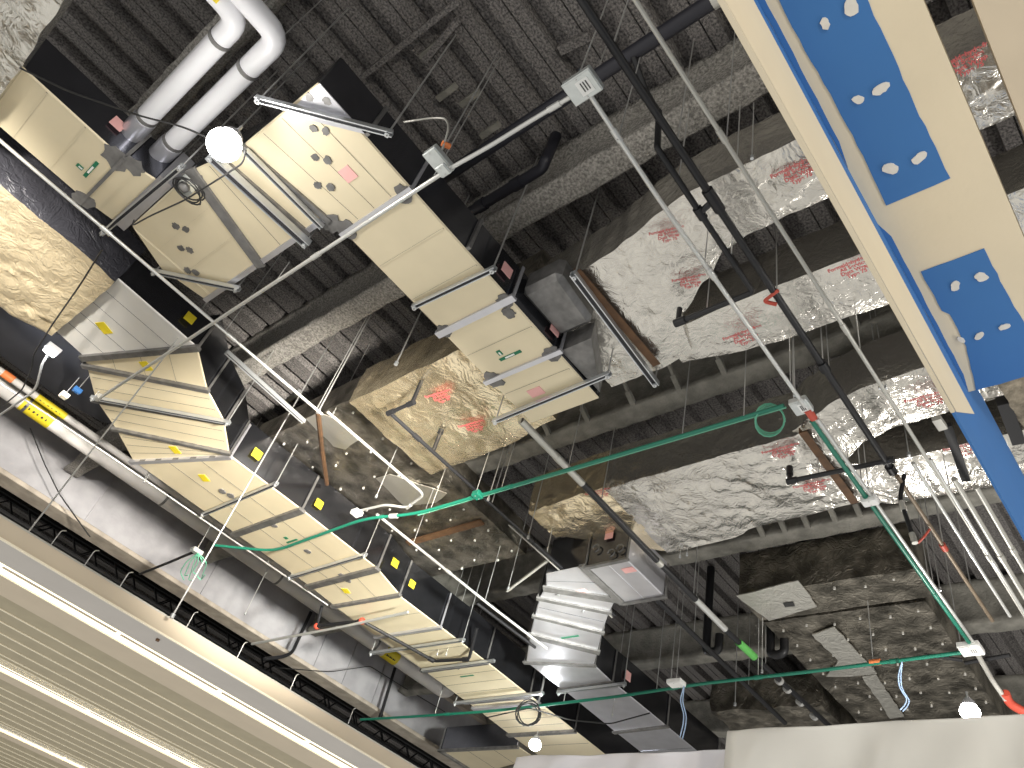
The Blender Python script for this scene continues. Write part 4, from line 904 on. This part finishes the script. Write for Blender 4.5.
# duct straps ending under the offset
o = MB().bar(P(299, 452-60, 4.78), P(288, 420-20, 5.2), 0.05, 0.05).build('strut_brace', 'dark'); tag(o, 'short dark brace crossing the loose grey strut', 'brace')
o = MB().tube([P(318, 412, 4.8), P(322, 450, 5.3), P(327, 484, 5.5)], 0.03, 8).build('rusty_pipe', 'brown'); tag(o, 'rusty vertical pipe against the dark insulated duct', 'pipe')
o = MB().bar(P(507, 591, 5.0), P(548, 560, 5.0), 0.03, 0.03).build('strut_brace', 'emtdull'); tag(o, 'thin grey diagonal brace left of the silver duct', 'brace')
# single hanger rods
def rod(px, py, h, lab, top=DECK, r=0.007, name='hanger_rod', foot=True):
    p = P(px, py, h)
    t = thing(name, lab, 'rod', p, 'single hanger rods and wires')
    MB().tube([p, Vector((p.x, p.y, top+EYE+0.02))], r, 6).build('rod', 'rod', t)
    if foot: MB().tube([p-Vector((0, 0, 0.01)), p+Vector((0, 0, 0.03))], r*2.6, 8).build('nut', 'zinc', t)
for (px, py, h, lab, r) in (
    (22, 540, CH+0.12, 'leftmost hanger rod rising from the tan fascia edge across the girder', 0.008),
    (172, 617, CH+0.12, 'hanger rod rising from the tan fascia edge under the green tangle', 0.008),
    (144, 482, 4.9, 'hanger wire crossing the diagonal duct offset from its lower left edge', 0.006),
    (245, 614, 4.6, 'hanger wire passing the left edge of the long duct by the green bend', 0.006),
    (318, 412, 4.7, 'hanger rod meeting the straight conduit at the dark insulated duct', 0.008),
    (333, 414, 5.5, 'thin hanger wire right of the rod at the dark insulated duct', 0.005),
    (396, 364, 5.25, 'hanger rod ending on the tan end of the upper foil duct', 0.008),
    (376, 497, 4.75, 'left one of the two wires above the green box with white label', 0.006),
    (488, 500, 4.72, 'right one of the two wires above the green box with white label', 0.006),
    (528, 538, 4.75, 'wire hooked with red tie left of the silver duct', 0.006),
    (558, 595, 4.88, 'pale rod in front of the left end of the square tap box', 0.008),
    (583, 612, 4.88, 'rod hanging between the silver duct and the banded pipe', 0.005),
    (508, 589, 4.9, 'rod ending at the thin grey diagonal brace', 0.006),
    (437, 655, 4.9, 'left rod on the black side of the far long duct', 0.006),
    (446, 655, 4.9, 'right rod on the black side of the far long duct', 0.006),
    (541, 693, 4.8, 'rod at the far corner of the long duct by the cable coil', 0.006),
    (612, 716, 4.6, 'far rod beside the pink label on the silver duct side', 0.006),
    (735, 705, 5.0, 'short rod with a clevis in the dark behind the dust sheets', 0.008),
    (676, 684, 4.7, 'rod above the white-faced box on the far green conduit', 0.006),
    (762, 672, 4.7, 'rod beside the banded pipe at the back', 0.006),
    (737, 160, 5.25, 'left wire of the pair on the upper foil duct by the soffit', 0.005),
    (752, 158, 5.25, 'right wire of the pair on the upper foil duct by the soffit', 0.005),
    (880, 388, 5.25, 'left wire of the pair on the lower foil duct branch', 0.005),
    (886, 388, 5.25, 'right wire of the pair on the lower foil duct branch', 0.005),
    (795, 395, 4.75, 'wire above the corner box where white and green conduits meet', 0.006),
    (830, 380, 5.02, 'wire clipped to the long thin black pipe', 0.005),
    (909, 455, 5.2, 'wire with a small clamp on the lower foil duct fork', 0.006),
    (940, 590, 4.72, 'wire pair end beside the green conduit at right', 0.005),
    (934, 588, 4.72, 'second wire beside the green conduit at right', 0.005),
    (615, 560, 4.98, 'wire near the right side of the square tap box', 0.005),
    (687, 555, 5.2, 'left short wire under the corner of the large silver foil duct', 0.005),
    (680, 557, 5.2, 'right short wire under the corner of the large silver foil duct', 0.005)):
    rod(px, py, h, lab, r=r)
for (px, py) in ((50, 546), (84, 566), (119, 588), (186, 628), (237, 658), (290, 690), (348, 724)):
    p = P(px, py, CH+0.16); t = thing('hook_wire', 'thin hook wire rising from the tan fascia edge into the dark gap', 'wire', p, 'hook wires along the fascia edge')
    MB().tube([p, p+Vector((0, 0, 0.16)), p+Vector((0.04, 0.03, 0.19))], 0.005, 6, 0.03).build('wire', 'rod', t)
o = MB().bar(P(947, 425, 4.9), P(966, 480, 4.9), 0.07, 0.04).build('flat_bar', 'blackpipe'); tag(o, 'black flat bar hanging beside the end of the cream coated fascia', 'bar')
o = MB().bar(P(936, 418, 4.88), P(943, 428, 4.88), 0.07, 0.05).build('beam_clamp', 'emtdull'); tag(o, 'grey clamp at the top of the black flat bar', 'clamp')
o = MB().bar(P(1003, 400, 5.0), P(1018, 440, 5.0), 0.10, 0.10).build('flat_bar', 'blackpipe'); tag(o, 'black bracket behind the corner of the bare blue fascia', 'bracket')
for (pa, pb, lab) in (((925, 655), (962, 660), 'thin black rod right of the far green conduit end'), ((965, 663), (1010, 655), 'black rod with a clip under the right white-faced box')):
    o = MB().tube([P(*pa, 4.8), P(*pb, 4.8)], 0.022, 8).build('support_rod', 'blackpipe'); tag(o, lab, 'rod')

t = thing('insulation_batt', 'mottled grey-brown insulation batt behind the corner of the blue board', 'insulation', P(1015, 430, 4.95))
foil_loft(t, [(5.05, -0.9, 0.62), (5.5, -0.9, 0.60), (6.1, -0.9, 0.50), (6.5, -0.9, 0.42)], 4.95, 5.2, 'x', 'batt', res=0.05, amp=0.05, seed=71, name='batt')
# ------------------------------------------------------------------ lamps
def lamp(c, r, lab, watts, body=True, m='lamp', col=(1, 0.96, 0.9)):
    t = thing('work_light', lab, 'lamp', c)
    MB().ball(c, r, 0.85, 20).build('diffuser', m, t, smooth=True)
    MB().tube([c+Vector((0, 0, r*0.7)), c+Vector((0, 0, r*1.1)), c+Vector((0, 0, r*1.5))], [r*0.75, r*0.6, r*0.3], 14).build('housing', 'lampbody', t, smooth=60)
    MB().tube([c+Vector((0, 0, r*1.5)), c+Vector((0, 0, r*2.2))], 0.012, 8).build('hook', 'rod', t)
    ld = bpy.data.lights.new('lamp_light', 'POINT'); ld.energy = watts; ld.color = col; ld.shadow_soft_size = r*1.15
    lo = bpy.data.objects.new('lamp_light', ld); COL.objects.link(lo); lo.parent = t; lo.location = (0, 0, -r*1.3)
    return t
L1 = lamp(P(224, 145, 4.55), 0.128, 'bright round work light hanging under the wide elbow duct', 55)
L2 = lamp(P(970, 712, 3.9), 0.095, 'bright work light just above the right dust sheet', 150)
L3 = lamp(P(535, 745, 4.45), 0.105, 'bright work light at the bottom, under the end of the long duct', 70, col=(0.95, 0.97, 1))
c = P(50, 352, 5.0)
t = thing('flood_light', 'small square white flood lamp on a bent conduit in front of the black lined duct', 'lamp', c)
MB().bar(c-Vector((0.07, 0, 0)), c+Vector((0.07, 0, 0)), 0.09, 0.03).build('lens', 'lampsmall', t, bevel=0.006)
MB().bar(c-Vector((0.08, 0.03, -0.04)), c+Vector((0.08, -0.03, 0.04)), 0.11, 0.05).build('housing', 'lampbody', t)
MB().tube([c+Vector((0, 0.06, 0.02)), P(42, 364, 5.0), P(37, 385, 5.0), P(33, 392, 5.0), P(0, 415, 5.0), P(-20, 425, 5.0)], 0.015, 8, 0.08).build('conduit_arm', 'emt', t, smooth=60)
ld = bpy.data.lights.new('flood_light_glow', 'SPOT'); ld.energy = 60; ld.spot_size = 2.4; ld.shadow_soft_size = 0.08; ld.color = (0.9, 0.93, 1)
lo = bpy.data.objects.new('flood_light_glow', ld); COL.objects.link(lo); lo.parent = t; lo.location = (0, 0, -0.08); lo.rotation_euler = (math.radians(120), 0, math.radians(20))

# unseen fill lights without lamp bodies, added to brighten duct, girder and soffit
def flood(loc, aim, watts, cone, col, size=0.25):
    ld = bpy.data.lights.new('added_fill_light', 'SPOT' if cone else 'POINT'); ld.energy = watts; ld.color = col; ld.shadow_soft_size = size
    lo = bpy.data.objects.new('added_fill_light', ld); COL.objects.link(lo); lo.location = V(*loc)
    if cone:
        ld.spot_size = math.radians(cone); ld.spot_blend = 0.9
        lo.rotation_euler = (V(*aim)-V(*loc)).to_track_quat('-Z', 'Y').to_euler()
flood((2.3, 1.9, 2.6), (4.1, 9.8, 5.3), 9800, 46, (1, 0.94, 0.83))
flood((6.5, -3.0, 2.0), None, 380, 0, (1, 0.96, 0.90))
flood((-2.6, 3.4, 2.6), (-0.2, 9.6, 5.15), 4800, 38, (1, 0.94, 0.84))
flood((5.4, 2.2, 2.6), (8.0, 10.2, 5.4), 6400, 38, (0.97, 0.98, 0.90))
flood((-1.5, -5.0, 1.6), None, 700, 0, (1, 0.94, 0.82))

# plastic film over the near end of the top-left duct
film = MB()
t = thing('plastic_film', 'clear crinkled plastic film wrapping the duct end in the upper left corner', 'plastic film', V(-2, 5.4, 4.8))
foil_loft(t, [(-3.2, 4.3, 6.6), (-1.6, 4.4, 6.6), (-1.16, 4.6, 6.5)], 4.88, 5.02, 'x', 'clearfilm', res=0.04, amp=0.05, pins=8, seed=61, name='film')

# ------------------------------------------------------------------ the lit hall below (environment)
w = bpy.data.worlds.new('hall'); SC.world = w; w.use_nodes = True
nt = w.node_tree; n = nt.nodes; l = nt.links; bg = n['Background']
tc = n.new('ShaderNodeTexCoord'); sp = n.new('ShaderNodeSeparateXYZ'); l.new(tc.outputs['Generated'], sp.inputs[0])
nz = n.new('ShaderNodeTexNoise'); nz.inputs['Scale'].default_value = 2.6; nz.inputs['Detail'].default_value = 4; l.new(tc.outputs['Generated'], nz.inputs['Vector'])
rp = n.new('ShaderNodeValToRGB'); rp.color_ramp.elements[0].position = 0.38; rp.color_ramp.elements[1].position = 0.66
rp.color_ramp.elements[0].color = (0.71, 0.695, 0.66, 1); rp.color_ramp.elements[1].color = (1.10, 1.07, 0.99, 1); l.new(nz.outputs['Fac'], rp.inputs['Fac'])
vr = n.new('ShaderNodeMapRange'); vr.inputs['From Min'].default_value = 0.16; vr.inputs['From Max'].default_value = -0.05; vr.inputs['To Min'].default_value = 0.03; vr.inputs['To Max'].default_value = 1.0
l.new(sp.outputs['Z'], vr.inputs['Value'])
mu = n.new('ShaderNodeMixRGB'); mu.blend_type = 'MULTIPLY'; mu.inputs['Fac'].default_value = 1; l.new(rp.outputs['Color'], mu.inputs['Color1']); l.new(vr.outputs['Result'], mu.inputs['Color2'])
l.new(mu.outputs['Color'], bg.inputs['Color']); bg.inputs['Strength'].default_value = 0.95
